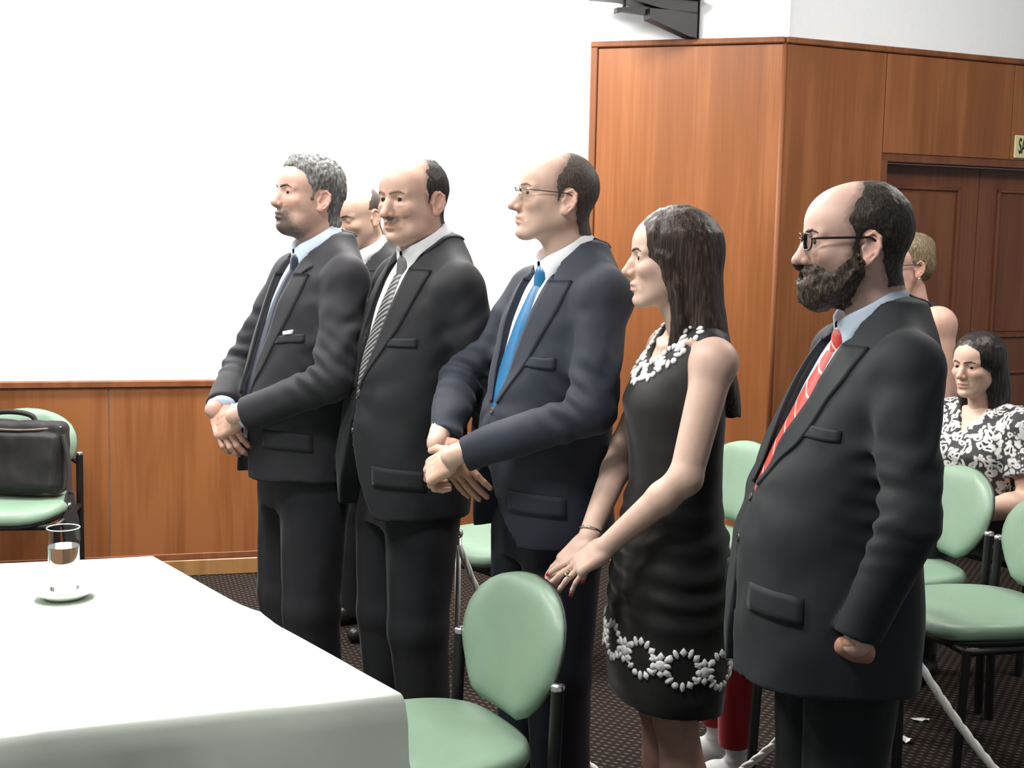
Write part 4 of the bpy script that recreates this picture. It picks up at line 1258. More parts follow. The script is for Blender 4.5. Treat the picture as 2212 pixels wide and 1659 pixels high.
    if sp.get('flap', True):
        zf = sp.get('flap_z', hem + 0.135); fx0, fy0, fx1, fy1 = sp.get('flap_xy', (0.115 + by + float(lean(zf)), 0.105, 0.03 + 0.6 * by + float(lean(zf)), 0.20))
        for s in (1, -1):
            add('pocket_flap', surf_patch(bv, [(fx0, s * fy0, zf + 0.01), (fx1, s * fy1, zf), (fx1, s * fy1 + s * 0.004, zf - 0.05), (fx0, s * fy0 + s * 0.004, zf - 0.042)], 0.005), jm)
    add('breast_pocket', surf_patch(bv, [(0.13, 0.07, 1.265), (0.10, 0.15, 1.28), (0.10, 0.15, 1.257), (0.13, 0.07, 1.242)], 0.004), jm)
    for bz in sp.get('buttons', [zb, zb - 0.1]):
        add('button', disc_on(bv, (0.16 + by + float(lean(bz)), yc + sp.get('btn_y', 0.012), bz), 0.0085), bm_)
    # ---- shirt
    g = Grid((-0.15, -0.2, 0.93), (0.32, 0.2, 1.60), 0.007)
    g.loft(rows, 2.3, 0.01, off=-0.013, zlim=((zb - 0.035) if sp.get('buttoned', True) else 0.97, 1.46 + rs))
    g.cone(ring.c - ring.ax * 0.06, ring.c + ring.ax * 0.012, 0.066, 0.066, 0.02, flat=True)
    SV, SQ = g.nets()
    shirt = mesh_obj('shirt', SV * k, SQ, sm, root)
    sb = bvh_of(SV, SQ)
    # folded shirt collar
    for s in (1, -1):
        V = []; n = 26
        for i in range(n):
            th = s * (6 + (180 - 6) * i / (n - 1))
            f = abs(th) / 180
            top = 0.036 + 0.010 * f - 0.01 * math.exp(-(abs(th) / 25) ** 2)
            hgt = 0.043 + 0.034 * math.exp(-((abs(th) - 14) / 26) ** 2)
            lng = 0.012 + 0.012 * math.exp(-(abs(th) / 40) ** 2)
            V += [ring.pt(th, -0.004, top - 0.03), ring.pt(th, -0.003, top - 0.004), ring.pt(th, 0.0, top), ring.pt(th, 0.004, top - 0.003),
                  ring.pt(th, 0.006 + lng * 0.5, top - hgt * 0.5), ring.pt(th + s * 5 * math.exp(-(abs(th) / 25) ** 2), 0.006 + lng, top - hgt), ring.pt(th + s * 4 * math.exp(-(abs(th) / 25) ** 2), 0.002 + lng, top - hgt + 0.001)]
        m = 7; Q = []
        for i in range(n - 1):
            for j in range(m - 1): Q.append((i * m + j, i * m + j + 1, (i + 1) * m + j + 1, (i + 1) * m + j))
        add('shirt_collar', (V, Q), sm, shirt)
    # cuffs
    for i in range(2):
        S, E, W = arms[i]; fl = unit(W - E)
        c0 = W - fl * 0.035
        if sp.get('cuffs', (1, 1))[i]:
            Vt, Qt = tube([c0, W - fl * 0.004, W + fl * 0.004, W + fl * 0.004, W - fl * 0.01], [0.04, 0.0395, 0.039, 0.035, 0.035], 20, cap=False)
            add('cuff', (Vt, Qt), sm, shirt)
    # ---- tie
    if sp.get('tie') is not None:
        tmat = sp['tie']
        kp = ring.pt(0, 0.012, -0.012)
        zt = sp.get('tie_end', zb - 0.02); zk = kp[2] - 0.042
        gk = Grid(kp - 0.07, kp + 0.07, 0.004)
        fx = np.array([0.012, 0, -0.05])
        gk.cone(kp + (0.0, 0, 0.008), kp + fx, 0.0255, 0.0165, 0.004, sq=((1, 0, 0.2), 0.62))
        kv, kq = gk.nets()
        V = []; n = 30; nc = 8
        for i in range(n):
            f = i / (n - 1); z = zk + 0.02 + (zt - zk - 0.02) * f
            w = 0.0155 + 0.029 * min(1, f * 1.6)
            if f > 0.94: w *= max(0.05, (1 - f) / 0.06)
            fr = np.interp(z, [r[0] for r in rows], [r[1] + r[2] for r in rows])
            for j in range(nc + 1):
                yy = yc * (1 - math.exp(-f * 8)) + w * (2 * j / nc - 1)
                l, nn, _, _ = sb.find_nearest(Vector((fr - 0.01, yy, z)))
                e = 0.007 * (1 - (2 * j / nc - 1) ** 4) + 0.0015
                if j in (0, nc): e = 0.0
                V.append((max(l.x + e, kp[0] + fx[0] - 0.006 if f < 0.16 else -1), yy, z))
        Q = [(i * (nc + 1) + j, i * (nc + 1) + j + 1, (i + 1) * (nc + 1) + j + 1, (i + 1) * (nc + 1) + j) for i in range(n - 1) for j in range(nc)]
        tie = add('tie', (V, Q), tmat, root)
        add('tie_knot', (kv, kq), sp.get('knot', tmat), tie)
    # ---- trousers and shoes
    g = Grid((-0.24, -0.25, 0.02), (0.26, 0.25, 1.12), 0.0065)
    g.cone((0.0, 0.05, 0.83), (0.0, -0.05, 0.83), 0.1, 0.1, 0.02)
    g.loft([(0.72, 0.0, 0.10, 0.125, 0.17), (0.85, 0, 0.115, 0.13, 0.18), (1.03, 0, 0.12, 0.1, 0.16), (1.1, 0, 0.12, 0.09, 0.15)], 2.2, 0.01, zlim=(0.76, 1.09))
    st = sp.get('stance', 0.0)
    for s in (1, -1):
        kx = 0.012 + s * st * 0.5
        g.cone((0.0, s * 0.088, 0.84), (kx, s * 0.1, 0.48), 0.105, 0.081, 0.02)
        g.cone((kx, s * 0.1, 0.48), (-0.012 + s * st, s * 0.108, 0.035), 0.081, 0.07, 0.02, flat=True)
    def tw(x, y, z):
        lower = np.clip((0.35 - z) / 0.3, 0, 1)
        d = 0.006 * vnoise(x * 13 + sd0, y * 13, z * 4) + 0.004 * vnoise(x * 9, y * 9 + sd0, z * 12) * (0.3 + lower)
        for s in (1, -1):   # pressed crease down the front of each leg
            d = d - 0.006 * np.exp(-((y - s * 0.1) / 0.012) ** 2) * (x > 0.03) * np.clip((0.75 - z) / 0.1, 0, 1)
        return d
    disp(g, tw)
    TV, TQ = g.nets(); TV = relax(TV, TQ, 1, 0.3); TV[:, 0] += lean(TV[:, 2])
    mesh_obj('trousers', TV * k, TQ, tm, root)
    for s in (1, -1):
        g = Grid((-0.14, -0.1, -0.002), (0.26, 0.1, 0.14), 0.006)
        g.cone((-0.045, 0, 0.045), (0.06, 0, 0.04), 0.04, 0.043, 0.02); g.cone((0.06, 0, 0.04), (0.17, s * 0.006, 0.028), 0.043, 0.032, 0.02)
        g.cone((-0.03, 0, 0.05), (-0.02, 0, 0.11), 0.04, 0.045, 0.02)
        g.d = np.maximum(g.d, 0.004 - g.xyz()[2])
        v, q = g.nets()
        v = v + V3((-0.02 + s * st + float(lean(0)), s * 0.108, 0)); mesh_obj('shoe', v * k, q, SHOE, root)
    return root, k, bv, jacket
# ---------------------------------------------------------------- the standing men
SHIRT_W = fabric('white_poplin', (0.74, 0.76, 0.80), 0.8, 700, 0.02, 0.0, 0.08)
SHIRT_B = fabric('pale_blue_poplin', (0.52, 0.62, 0.74), 0.8, 700, 0.02, 0.0, 0.08)
BTN = plain('horn_button', (0.05, 0.045, 0.04), 0.25, var=0.3)
def suiting(name, col):
    m = fabric(name, col, 0.70, 1100, 0.15, 0.08, 0.3); nt = m.node_tree
    v = coords(nt, (1, 1, 0.75)); f = noise_n(nt, v, 11.0, 1, 0.45, 0.0)          # soft creasing of worn cloth
    old = [n for n in nt.nodes if n.type == 'BUMP'][0]; b2 = nd(nt, 'ShaderNodeBump'); b2.inputs['Strength'].default_value = 0.4; b2.inputs['Distance'].default_value = 0.012
    nt.links.new(f, b2.inputs['Height']); nt.links.new(b2.outputs[0], old.inputs['Normal'])
    return m
def striped(name, base, line, period, width, rot, soft=0.06):
    m, nt, b = new_mat(name)
    v = coords(nt, (1, 1, 1), 'Object', rot)
    sx = nd(nt, 'ShaderNodeSeparateXYZ'); nt.links.new(v, sx.inputs[0])
    mu = nd(nt, 'ShaderNodeMath', operation='MULTIPLY'); mu.inputs[1].default_value = 1.0 / period; nt.links.new(sx.outputs['Z'], mu.inputs[0])
    fr = nd(nt, 'ShaderNodeMath', operation='FRACT'); nt.links.new(mu.outputs[0], fr.inputs[0])
    r_ = ramp(nt, fr.outputs[0], [(0.0, base), (1 - width - soft, base), (1 - width, line), (1 - soft * 0.5, line)])
    nt.links.new(r_.outputs[0], b.inputs['Base Color']); b.inputs['Roughness'].default_value = 0.45; b.inputs['Sheen Weight'].default_value = 0.1
    return m
TIE_NAVY = plain('navy_silk', (0.018, 0.024, 0.045), 0.4, var=0.1); TIE_BLUE = plain('blue_silk', (0.012, 0.13, 0.29), 0.35, var=0.06, scale=12)
TIE_GREY = striped('grey_striped_silk', (0.03, 0.03, 0.032), (0.27, 0.27, 0.275), 0.0125, 0.45, (R(-35), 0, 0)); KNOT_GREY = plain('grey_silk', (0.12, 0.12, 0.12), 0.4)
TIE_RED = striped('red_striped_silk', (0.52, 0.045, 0.03), (0.75, 0.55, 0.5), 0.034, 0.09, (R(38), 0, 0), 0.03)
HAIR_GREY = hair_mat('grey_hair', (0.12, 0.12, 0.12), (0.30, 0.30, 0.295), (200, 200, 60)); HAIR_BLACK = hair_mat('black_hair', (0.016, 0.013, 0.012), (0.05, 0.045, 0.045))
HAIR_BROWN = hair_mat('cropped_brown_hair', (0.075, 0.055, 0.047), (0.13, 0.10, 0.085), (300, 300, 120)); HAIR_DARK = hair_mat('dark_brown_hair', (0.03, 0.023, 0.018), (0.085, 0.07, 0.055), (260, 260, 120))
BEARD_DARK = hair_mat('brown_beard', (0.035, 0.024, 0.017), (0.15, 0.10, 0.07), (220, 220, 90), bs=0.8); GOATEE = hair_mat('grey_stubble', (0.09, 0.075, 0.07), (0.26, 0.24, 0.23), (300, 300, 200))
BROW_D = plain('dark_brow', (0.07, 0.045, 0.035), 0.8, var=0.3, scale=300); BROW_L = plain('brown_brow', (0.22, 0.135, 0.10), 0.8, var=0.3, scale=300)
SK_A = (0.58, 0.375, 0.305); SK_C = (0.56, 0.375, 0.30); SK_D = (0.62, 0.435, 0.35); SK_F = (0.64, 0.43, 0.36); SK_B = (0.62, 0.43, 0.33)

GOAT = [(0.074, -0.048), (0.086, -0.040), (0.1, -0.044), (0.14, -0.048), (0.14, -0.15), (0.02, -0.15), (0.015, -0.118), (0.06, -0.094)]
man_A = suit_man(dict(
    H=1.78, **{'raise': 0.045}, lean=0.08, pos=(-0.570, 3.803), a=31, head=(0.035, 0, 1.668), head_rot=(5, 7, 0), label='grey-haired man with goatee in an open dark suit, leftmost of the row',
    face=dict(skin=SK_A, jowl=True, brow_t=0.002, eye_open=0.6, hs=0.94, width=1.03, nose_tip=(0.112, 0, -0.033), smile=-0.003,
              hair=dict(poly=[(-0.2, -0.095), (-0.055, -0.095), (-0.04, -0.055), (-0.032, -0.01), (-0.028, 0.022), (0.008, 0.022), (0.018, -0.012), (0.027, -0.012), (0.03, 0.02), (0.045, 0.05), (0.06, 0.07), (0.078, 0.082), (0.1, 0.086), (0.14, 0.12), (0.1, 0.2), (-0.2, 0.2)], t=0.012, top=0.10, n=0.003),
              scalp=[(GOAT, (0.055, 0.047, 0.045), 0.85, 0.005, 0.014), ([(0.0, -0.03), (0.03, -0.045), (0.06, -0.06), (0.14, -0.06), (0.14, -0.16), (0.0, -0.16)], (0.24, 0.165, 0.14), 0.45, 0.02, 0.02)][::-1]),
    hair_m=HAIR_GREY, beard_m=GOATEE, brow_m=BROW_D,
    armL=((0.0, 0.19, 1.405), (0.075, 0.275, 1.165), (0.262, 0.085, 1.055)), armR=((0.0, -0.19, 1.405), (0.15, -0.26, 1.15), (0.275, -0.06, 1.055)),
    hands=[dict(W=(0.27, 0.073, 1.048), x=(0.28, -0.86, -0.42), z=(0.85, 0.3, 0.35), side=-1, curls=[(35, 60, 30), (38, 60, 30), (42, 62, 30), (45, 60, 30)], thumb=[(0.8, 0.45, -0.4), (0.95, 0.0, -0.3)]),
           dict(W=(0.278, -0.06, 1.05), x=(0.1, 0.8, -0.55), z=(0.6, 0.2, 0.6), side=1, curls=[(30, 50, 30)] * 4)],
    jacket=suiting('charcoal_wool', (0.021, 0.0212, 0.0255)), shirt=SHIRT_B, trousers=suiting('charcoal_trouser', (0.019, 0.0195, 0.0235)), tie=TIE_NAVY, button=BTN,
    belly=0.06, hem=0.87, zb=1.08, buttoned=False, v=[(0.7, 0.07), (0.95, 0.048), (1.1, 0.036), (1.2, 0.036), (1.34, 0.052), (1.44, 0.066), (1.52, 0.07)], v_shift=-0.012, tie_end=1.0, buttons=[1.06, 0.96], btn_y=0.075, seed=1, notch=25))
KERCHIEF = plain('white_pocket_square', (0.8, 0.8, 0.8), 0.8)
V, Q = surf_patch(man_A[2], [(0.13, 0.095, 1.283), (0.12, 0.125, 1.292), (0.12, 0.122, 1.278), (0.13, 0.098, 1.273)], 0.007, 5, 3); mesh_obj('pocket_square', V, Q, KERCHIEF, man_A[3])
man_C = suit_man(dict(
    H=1.795, **{'raise': 0.035}, lean=0.08, pos=(-0.243, 3.61), a=33, head=(0.045, 0, 1.662), head_rot=(17, -2, 0), label='balding dark-haired man with a moustache and grey striped tie, second of the row',
    face=dict(skin=SK_C, jowl=True, bags=True, brow_t=0.0015, width=1.05, hs=0.98, nose_tip=(0.113, 0, -0.038), nose_r=0.0125, smile=-0.005, eye_open=0.8,
              hair=dict(poly=[(-0.2, -0.08), (-0.055, -0.08), (-0.04, -0.05), (-0.03, 0.02), (0.0, 0.022), (0.008, -0.008), (0.016, -0.008), (0.022, 0.03), (0.016, 0.075), (-0.012, 0.098), (-0.02, 0.2), (-0.2, 0.2)], t=0.006, n=0.001, slope=0.14),
              scalp=[([(0.07, -0.043), (0.14, -0.046), (0.14, -0.062), (0.086, -0.064)], (0.10, 0.065, 0.05), 0.8, 0.003, 0.005), ([(-0.2, -0.08), (-0.055, -0.08), (-0.04, -0.05), (-0.03, 0.02), (0.0, 0.022), (0.008, -0.008), (0.016, -0.008), (0.022, 0.03), (0.016, 0.075), (0.0, 0.095), (0.01, 0.2), (-0.2, 0.2)], (0.10, 0.07, 0.06), 0.75, 0.014, 0.006)], stains=[(0.06, 0.04, -0.08, 0.04, 0.035, 0.03, 0.25, (0.33, 0.22, 0.18))]),
    hair_m=HAIR_BLACK, beard_m=BROW_L, brow_m=BROW_L, neck_r=0.06,
    armL=((0.0, 0.19, 1.405), (-0.06, 0.265, 1.14), (-0.16, 0.09, 0.97)), armR=((0.0, -0.19, 1.405), (-0.07, -0.255, 1.14), (-0.17, -0.10, 0.96)),
    hands=[dict(W=(-0.165, 0.085, 0.965), x=(-0.1, -0.9, -0.4), z=(-1, 0, 0.2), side=-1), dict(W=(-0.18, -0.095, 0.955), x=(-0.1, 0.9, -0.4), z=(-1, 0, 0.2), side=1)],
    jacket=suiting('black_wool', (0.0145, 0.0155, 0.0185)), shirt=SHIRT_W, trousers=suiting('black_trouser', (0.014, 0.015, 0.018)), tie=TIE_GREY, knot=KNOT_GREY, button=BTN,
    belly=0.06, wide=0.004, hem=0.80, zb=1.13, seed=2))
man_D = suit_man(dict(
    H=1.78, **{'raise': 0.035}, lean=0.06, pos=(0.133, 3.272), a=26, head=(0.035, 0, 1.667), head_rot=(-12, 6, 0), label='man with cropped receding hair, thin glasses and plain blue tie, third of the row',
    face=dict(skin=SK_D, brow_t=0.001, hs=0.965, lips=0.8, smile=-0.004, jaw=1.05, chin=0.004, eye_open=0.7, nose_tip=(0.116, 0, -0.036),
              hair=dict(poly=[(-0.2, -0.09), (-0.06, -0.09), (-0.042, -0.055), (-0.03, 0.02), (0.0, 0.022), (0.006, -0.012), (0.014, -0.012), (0.022, 0.02), (0.02, 0.05), (0.004, 0.08), (-0.015, 0.105), (-0.03, 0.2), (-0.2, 0.2)], t=0.0030, n=0.0004, slope=0.07, edge=0.004), scalp=[([(-0.2, -0.09), (-0.06, -0.09), (-0.042, -0.055), (-0.03, 0.02), (0.0, 0.022), (0.006, -0.012), (0.014, -0.012), (0.024, 0.02), (0.024, 0.05), (0.012, 0.08), (0.0, 0.105), (-0.01, 0.2), (-0.2, 0.2)], (0.12, 0.085, 0.07), 0.85, 0.012, 0.014)]),
    hair_m=HAIR_BROWN, brow_m=BROW_L, neck_r=0.06,
    armL=((0.0, 0.19, 1.405), (0.075, 0.272, 1.165), (0.325, 0.080, 1.046)), armR=((0.0, -0.19, 1.405), (0.185, -0.225, 1.19), (0.305, -0.06, 1.055)),
    hands=[dict(W=(0.332, 0.07, 1.04), x=(0.36, -0.78, -0.50), z=(0.8, 0.25, 0.5), side=-1, curls=[(30, 65, 35), (38, 65, 35), (45, 65, 35), (50, 60, 35)], thumb=[(0.85, 0.5, 0.1), (0.95, 0.25, 0.0)]),
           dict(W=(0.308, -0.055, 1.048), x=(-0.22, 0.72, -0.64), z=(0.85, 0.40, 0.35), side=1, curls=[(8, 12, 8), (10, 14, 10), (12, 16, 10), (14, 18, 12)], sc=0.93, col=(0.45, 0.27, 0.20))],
    jacket=suiting('slate_blue_wool', (0.027, 0.032, 0.046)), shirt=SHIRT_W, trousers=suiting('navy_trouser', (0.014, 0.016, 0.024)), tie=TIE_BLUE, button=BTN,
    belly=0.06, hem=0.815, zb=1.15, seed=3, cuffs=(0, 0), cut=0.13, flap=True))
man_F = suit_man(dict(
    H=1.70, **{'raise': 0.012}, lean=0.06, pos=(0.706, 2.529), a=4, head=(0.046, 0, 1.574), head_rot=(-6, -1, 0), label='bearded man with black-framed glasses and red striped tie, nearest and rightmost of the row',
    face=dict(skin=SK_F, hs=1.03, brow_t=0.002, eye_open=0.85, nose_tip=(0.113, 0, -0.037), nose_r=0.0122,
              hair=dict(poly=[(-0.2, -0.085), (-0.055, -0.085), (-0.042, -0.05), (-0.03, 0.02), (-0.002, 0.022), (0.004, -0.03), (0.016, -0.03), (0.02, 0.0), (0.018, 0.02), (0.028, 0.045), (0.02, 0.07), (-0.004, 0.098), (-0.022, 0.2), (-0.2, 0.2)], t=0.0055, n=0.001, slope=0.13, edge=0.005), scalp=[([(-0.2, -0.085), (-0.055, -0.085), (-0.042, -0.05), (-0.03, 0.02), (-0.002, 0.022), (0.004, -0.03), (0.016, -0.03), (0.02, 0.0), (0.02, 0.02), (0.032, 0.045), (0.025, 0.07), (0.004, 0.098), (-0.01, 0.2), (-0.2, 0.2)], (0.08, 0.055, 0.042), 0.85, 0.012, 0.010), ([(0.006, -0.0), (0.02, -0.0), (0.032, -0.035), (0.056, -0.053), (0.076, -0.042), (0.1, -0.04), (0.15, -0.05), (0.15, -0.2), (0.03, -0.2), (0.012, -0.13), (-0.004, -0.07), (-0.006, -0.035)], (0.12, 0.075, 0.055), 0.8, 0.012, 0.01)],
              beard=dict(poly=[(0.006, -0.005), (0.018, -0.005), (0.03, -0.04), (0.056, -0.058), (0.076, -0.046), (0.1, -0.043), (0.15, -0.05), (0.15, -0.2), (0.03, -0.2), (0.016, -0.13), (0.0, -0.07), (-0.003, -0.035)], t=0.017, n=0.003, slope=0.4)),
    hair_m=HAIR_DARK, beard_m=BEARD_DARK, brow_m=BROW_D,
    armL=((0.0, 0.185, 1.345), (0.02, 0.28, 1.085), (0.088, 0.24, 0.850)), armR=((0.0, -0.185, 1.345), (-0.06, -0.26, 1.07), (-0.02, -0.22, 0.83)),
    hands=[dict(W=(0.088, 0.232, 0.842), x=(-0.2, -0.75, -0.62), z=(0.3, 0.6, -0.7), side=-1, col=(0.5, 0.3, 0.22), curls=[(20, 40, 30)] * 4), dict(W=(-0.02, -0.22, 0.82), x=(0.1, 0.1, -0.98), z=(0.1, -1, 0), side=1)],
    jacket=suiting('dark_slate_wool', (0.018, 0.0215, 0.0245)), shirt=SHIRT_B, trousers=suiting('black_green_trouser', (0.011, 0.0125, 0.0145)), tie=TIE_RED, button=BTN,
    belly=0.105, drop=0.0, wide=0.010, hem=0.765, zb=1.14, seed=4, cuffs=(0, 1), cut=0.035, flap_z=0.955, flap_xy=(0.255, 0.085, 0.17, 0.175)))
man_B = suit_man(dict(
    H=1.76, **{'raise': 0.03}, pos=(-0.556, 5.024), a=44, head=(0.06, 0, 1.630), head_rot=(6, -16, 0), label='bald man looking down, in black jacket and white shirt, behind the row',
    face=dict(skin=SK_B, brow_t=0.002, eye_open=0.15, smile=-0.003, width=1.03,
              hair=dict(poly=[(-0.2, -0.1), (-0.06, -0.1), (-0.042, -0.05), (-0.03, 0.02), (0.0, 0.022), (0.008, 0.03), (-0.01, 0.06), (-0.05, 0.085), (-0.2, 0.09)], t=0.0016, n=0.0002, slope=0.1)),
    hair_m=HAIR_BROWN, brow_m=BROW_D,
    armL=((0.0, 0.19, 1.395), (-0.01, 0.265, 1.12), (0.10, 0.25, 0.87)), armR=((0.0, -0.19, 1.395), (-0.03, -0.25, 1.11), (0.05, -0.22, 0.87)), hands=[],
    jacket=suiting('black_plain_wool', (0.016, 0.0165, 0.018)), shirt=SHIRT_W, trousers=suiting('black_plain_trouser', (0.015, 0.0155, 0.017)), tie=None, button=BTN, seed=5))
# ---------------------------------------------------------------- women and seated people
WROWS = [(0.47, 0.0, 0.118, 0.135, 0.165), (0.60, 0.0, 0.128, 0.148, 0.182), (0.75, 0.0, 0.122, 0.150, 0.184), (0.85, 0.0, 0.114, 0.142, 0.178),
         (0.95, 0.0, 0.102, 0.110, 0.155), (1.02, 0.0, 0.098, 0.094, 0.140), (1.12, 0.008, 0.112, 0.094, 0.147), (1.20, 0.014, 0.124, 0.098, 0.153),
         (1.27, 0.006, 0.098, 0.095, 0.150), (1.33, -0.006, 0.07, 0.084, 0.132), (1.375, -0.014, 0.055, 0.07, 0.09)]
def woman(sp):
    root = empty('person', (sp['pos'][0], sp['pos'][1], 0), math.pi + R(sp['a'])); tag(root, sp['label'], 'person')
    face = sp['face']; hs = face.get('hs', 0.96); rot = rotm(*sp['head_rot']); hc = np.asarray(sp['head'], float)
    dz = hc[2] - 1.525; w_ = sp.get('w', 1.0)
    nb = np.array((-0.028, 0, 1.345 + dz))
    g = build_head(dict(face, hs=hs), nb, hc, rot, sp.get('neck_r', 0.047), sp.get('h', 0.0027))
    xf = lambda V: (np.asarray(V) * hs) @ rot.T + hc
    hv, hq, ht = head_parts(g, face, root, xf, sp.get('hair_m'), None, sp.get('brow_m'))
    parts = [(hv, hq, ht)]
    rows = [(z + dz, cx + sp.get('hip', 0.0) * min(1, max(0, (1.1 - z) / 0.2)), f * sp.get('wf', w_), b * w_, wd * w_) for z, cx, f, b, wd in WROWS]
    z0 = sp.get('z0', 0.47); seated = sp.get('seated')
    # ---- upper body skin with both arms in one surface
    sr = sp.get('arm_r', (0.047, 0.038, 0.024)); hh = sp.get('skin_h', 0.0045)
    pts = np.array([q for A in sp['arms'] for q in A] + [(0.12, 0.2, 1.36 + dz), (-0.12, -0.2, 1.36 + dz)])
    lo, hi = pts.min(0) - 0.12, pts.max(0) + 0.12
    if sp.get('hands'): lo = lo - 0.06; hi = hi + (0.1, 0.06, 0)
    gs = Grid(lo, hi, hh)
    gs.loft(rows, 2.2, 0.01, off=-0.012, zlim=(max(lo[2] + 0.01, 0.9 + dz), 1.37 + dz))
    for s in (1, -1): gs.cone((-0.03, s * 0.03, 1.355 + dz), (-0.012, s * 0.135 * w_, 1.322 + dz), 0.036, 0.029, 0.03)
    gs.cone(nb + (0, 0, -0.05), nb + (0.004, 0, 0.04), 0.05, 0.044, 0.03)
    for s in (1, -1): gs.cone((0.055, s * 0.012, 1.325 + dz), (0.03, s * 0.12, 1.348 + dz), 0.007, 0.006, 0.012)   # collar bones
    for A in sp['arms']:
        gs.ell(A[0], sr[0] * 1.12, 0.035); gs.cone(A[0], A[1], sr[0], sr[1], 0.02); 
        m = np.asarray(A[1]) * 0.72 + np.asarray(A[2]) * 0.28
        gs.cone(A[1], m, sr[1] * 0.98, sr[1] * 0.96, 0.015); gs.cone(m, A[2], sr[1] * 0.96, sr[2], 0.012)
    tips = []
    for hd in sp.get('hands', []): tips.append(hand(gs, hd['W'], hd['x'], hd['z'], hd['side'], hd.get('curls'), hd.get('thumb'), sc=hd.get('sc', 0.9), slim=hd.get('slim', 0.86), spread=hd.get('spread', 0)))
    v, q = gs.nets()
    col = np.tile(np.array(face['skin'], np.float32), (len(v), 1))
    if sp.get('nails'):
        for tl in tips:
            for p, nrm, d in tl:
                dd = np.linalg.norm(v - V3(p), axis=1); up = (v - V3(p)) @ V3(nrm)
                col[(dd < 0.0085) & (up > -0.004)] = sp['nails']
    parts.append((v, q, col))
    # ---- legs
    lr = sp.get('leg_r', (0.075, 0.05, 0.055, 0.032))
    gl_ = Grid((-0.3, -0.26, 0.0), (0.75, 0.26, 1.0), 0.007)
    for s in (1, -1):
        if seated:
            hz, kx = seated['z'], seated['knee']
            gl_.cone((-0.02, s * 0.09, hz), (kx, s * seated.get('ky', 0.09), hz), 0.08, 0.058, 0.03); kn = (kx, s * seated.get('ky', 0.09), hz); an = (kx + seated.get('fx', 0.0), s * seated.get('ky', 0.09), 0.09)
            gl_.cone(kn, an, 0.052, 0.036, 0.02)
        else:
            st = sp.get('stance', 0.0) * s
            gl_.cone((0, s * 0.085, 0.8), (0.015 + st, s * 0.065, 0.46), lr[0], lr[1], 0.02)
            gl_.cone((0.012 + st, s * 0.065, 0.46), (-0.012 + st, s * 0.067, 0.31), lr[1] * 0.92, lr[2], 0.02)
            gl_.cone((-0.012 + st, s * 0.067, 0.31), (-0.01 + st, s * 0.07, 0.1), lr[2], lr[3], 0.02)
            gl_.cone((-0.01 + st, s * 0.07, 0.1), (0.1 + st, s * 0.075, 0.03), 0.03, 0.022, 0.02)
    if not seated or seated.get('bare', False):
        v, q = gl_.nets(); parts.append((v, q, np.array(sp.get('leg_col', face['skin']))))
    V, Q, C3 = join(parts); mesh_obj('body', V, Q, SKIN, root, True, C3)
    # ---- garment
    gz = Grid((-0.28, -0.32, z0 - 0.05), (0.32, 0.32, 1.40 + dz), sp.get('cloth_h', 0.005))
    gz.loft(rows, 2.3, 0.01, zlim=(z0, 1.37 + dz))
    for s in (1, -1): gz.cone((-0.03, s * 0.05, 1.352 + dz), (-0.012, s * 0.125 * w_, 1.338 + dz), 0.042, 0.034 + (0.014 if sp.get('sleeve') else 0), 0.03)
    X, Y, Z = gz.xyz()
    if sp.get('sleeve'):
        for A in sp['arms']:
            A0, A1 = np.asarray(A[0], float), np.asarray(A[1], float)
            gz.cone(A0, A0 + (A1 - A0) * sp['sleeve'], sr[0] + 0.02, sr[0] + 0.024, 0.03, flat=True); gz.ell(A0, sr[0] * 1.12 + 0.016, 0.03)
    else:   # sleeveless armholes
        for s in (1, -1): gz.ell((-0.01, s * 0.205 * w_, 1.285 + dz), (0.085, 0.065, 0.115), 0.008, True)
    nk = sp.get('neck', ('scoop', 0.065, 0.10))
    if nk[0] == 'scoop':
        gz.ell((0.055, 0, 1.395 + dz), (0.12, nk[1], nk[2]), 0.004, True)
    else:   # V neck
        cut = np.maximum(np.abs(Y) - np.interp(gz.ax[2], [1.395 + dz - nk[2], 1.40 + dz], [0.0, nk[1]]).astype(np.float32)[None, None, :], 0.0 - X)
        gz.d = np.maximum(gz.d, -np.where(Z < 1.395 + dz - nk[2], 1.0, cut))
        gz.ell((-0.01, 0, 1.41 + dz), (0.07, nk[1], 0.06), 0.004, True)
    sd0 = sp.get('seed', 1) * 7.7
    def wr(x, y, z):
        d = 0.003 * vnoise(x * 12 + sd0, y * 12, z * 9) + 0.0025 * vnoise(x * 9, y * 9 + sd0, z * 30)
        if sp.get('gathers'):
            d = d - 0.004 * np.clip((1.0 - z) / 0.1, 0, 1) * np.clip((z - 0.66) / 0.1, 0, 1) * np.sin(z * 2 * math.pi / 0.055 + 4 * vnoise(x * 6, y * 6, z * 5) + x * 8)
        return d
    disp(gz, wr)
    if sp.get('hem_tilt'): gz.d = np.maximum(gz.d, (z0 + 0.02 + sp['hem_tilt'] * X) - Z)
    GV, GQ = gz.nets(); garment = mesh_obj(sp.get('garment_name', 'dress'), GV, GQ, sp['garment'], root)
    return root, garment, bvh_of(GV, GQ), tips, xf, rows, dz

def wig(root, xf, mat, build, h=0.0045, lo=(-0.24, -0.17, -0.42), hi=(0.14, 0.17, 0.155), amp=0.0022, freq=(75, 75, 7)):
    g = Grid(lo, hi, h); build(g)
    disp(g, lambda x, y, z: amp * (vnoise(x * freq[0], y * freq[1], z * freq[2]) + 0.6 * vnoise(x * freq[0] * 2, y * freq[1] * 2, z * freq[2] * 1.6)))
    v, q = g.nets(); return mesh_obj('hair', xf(v), q, mat, root)

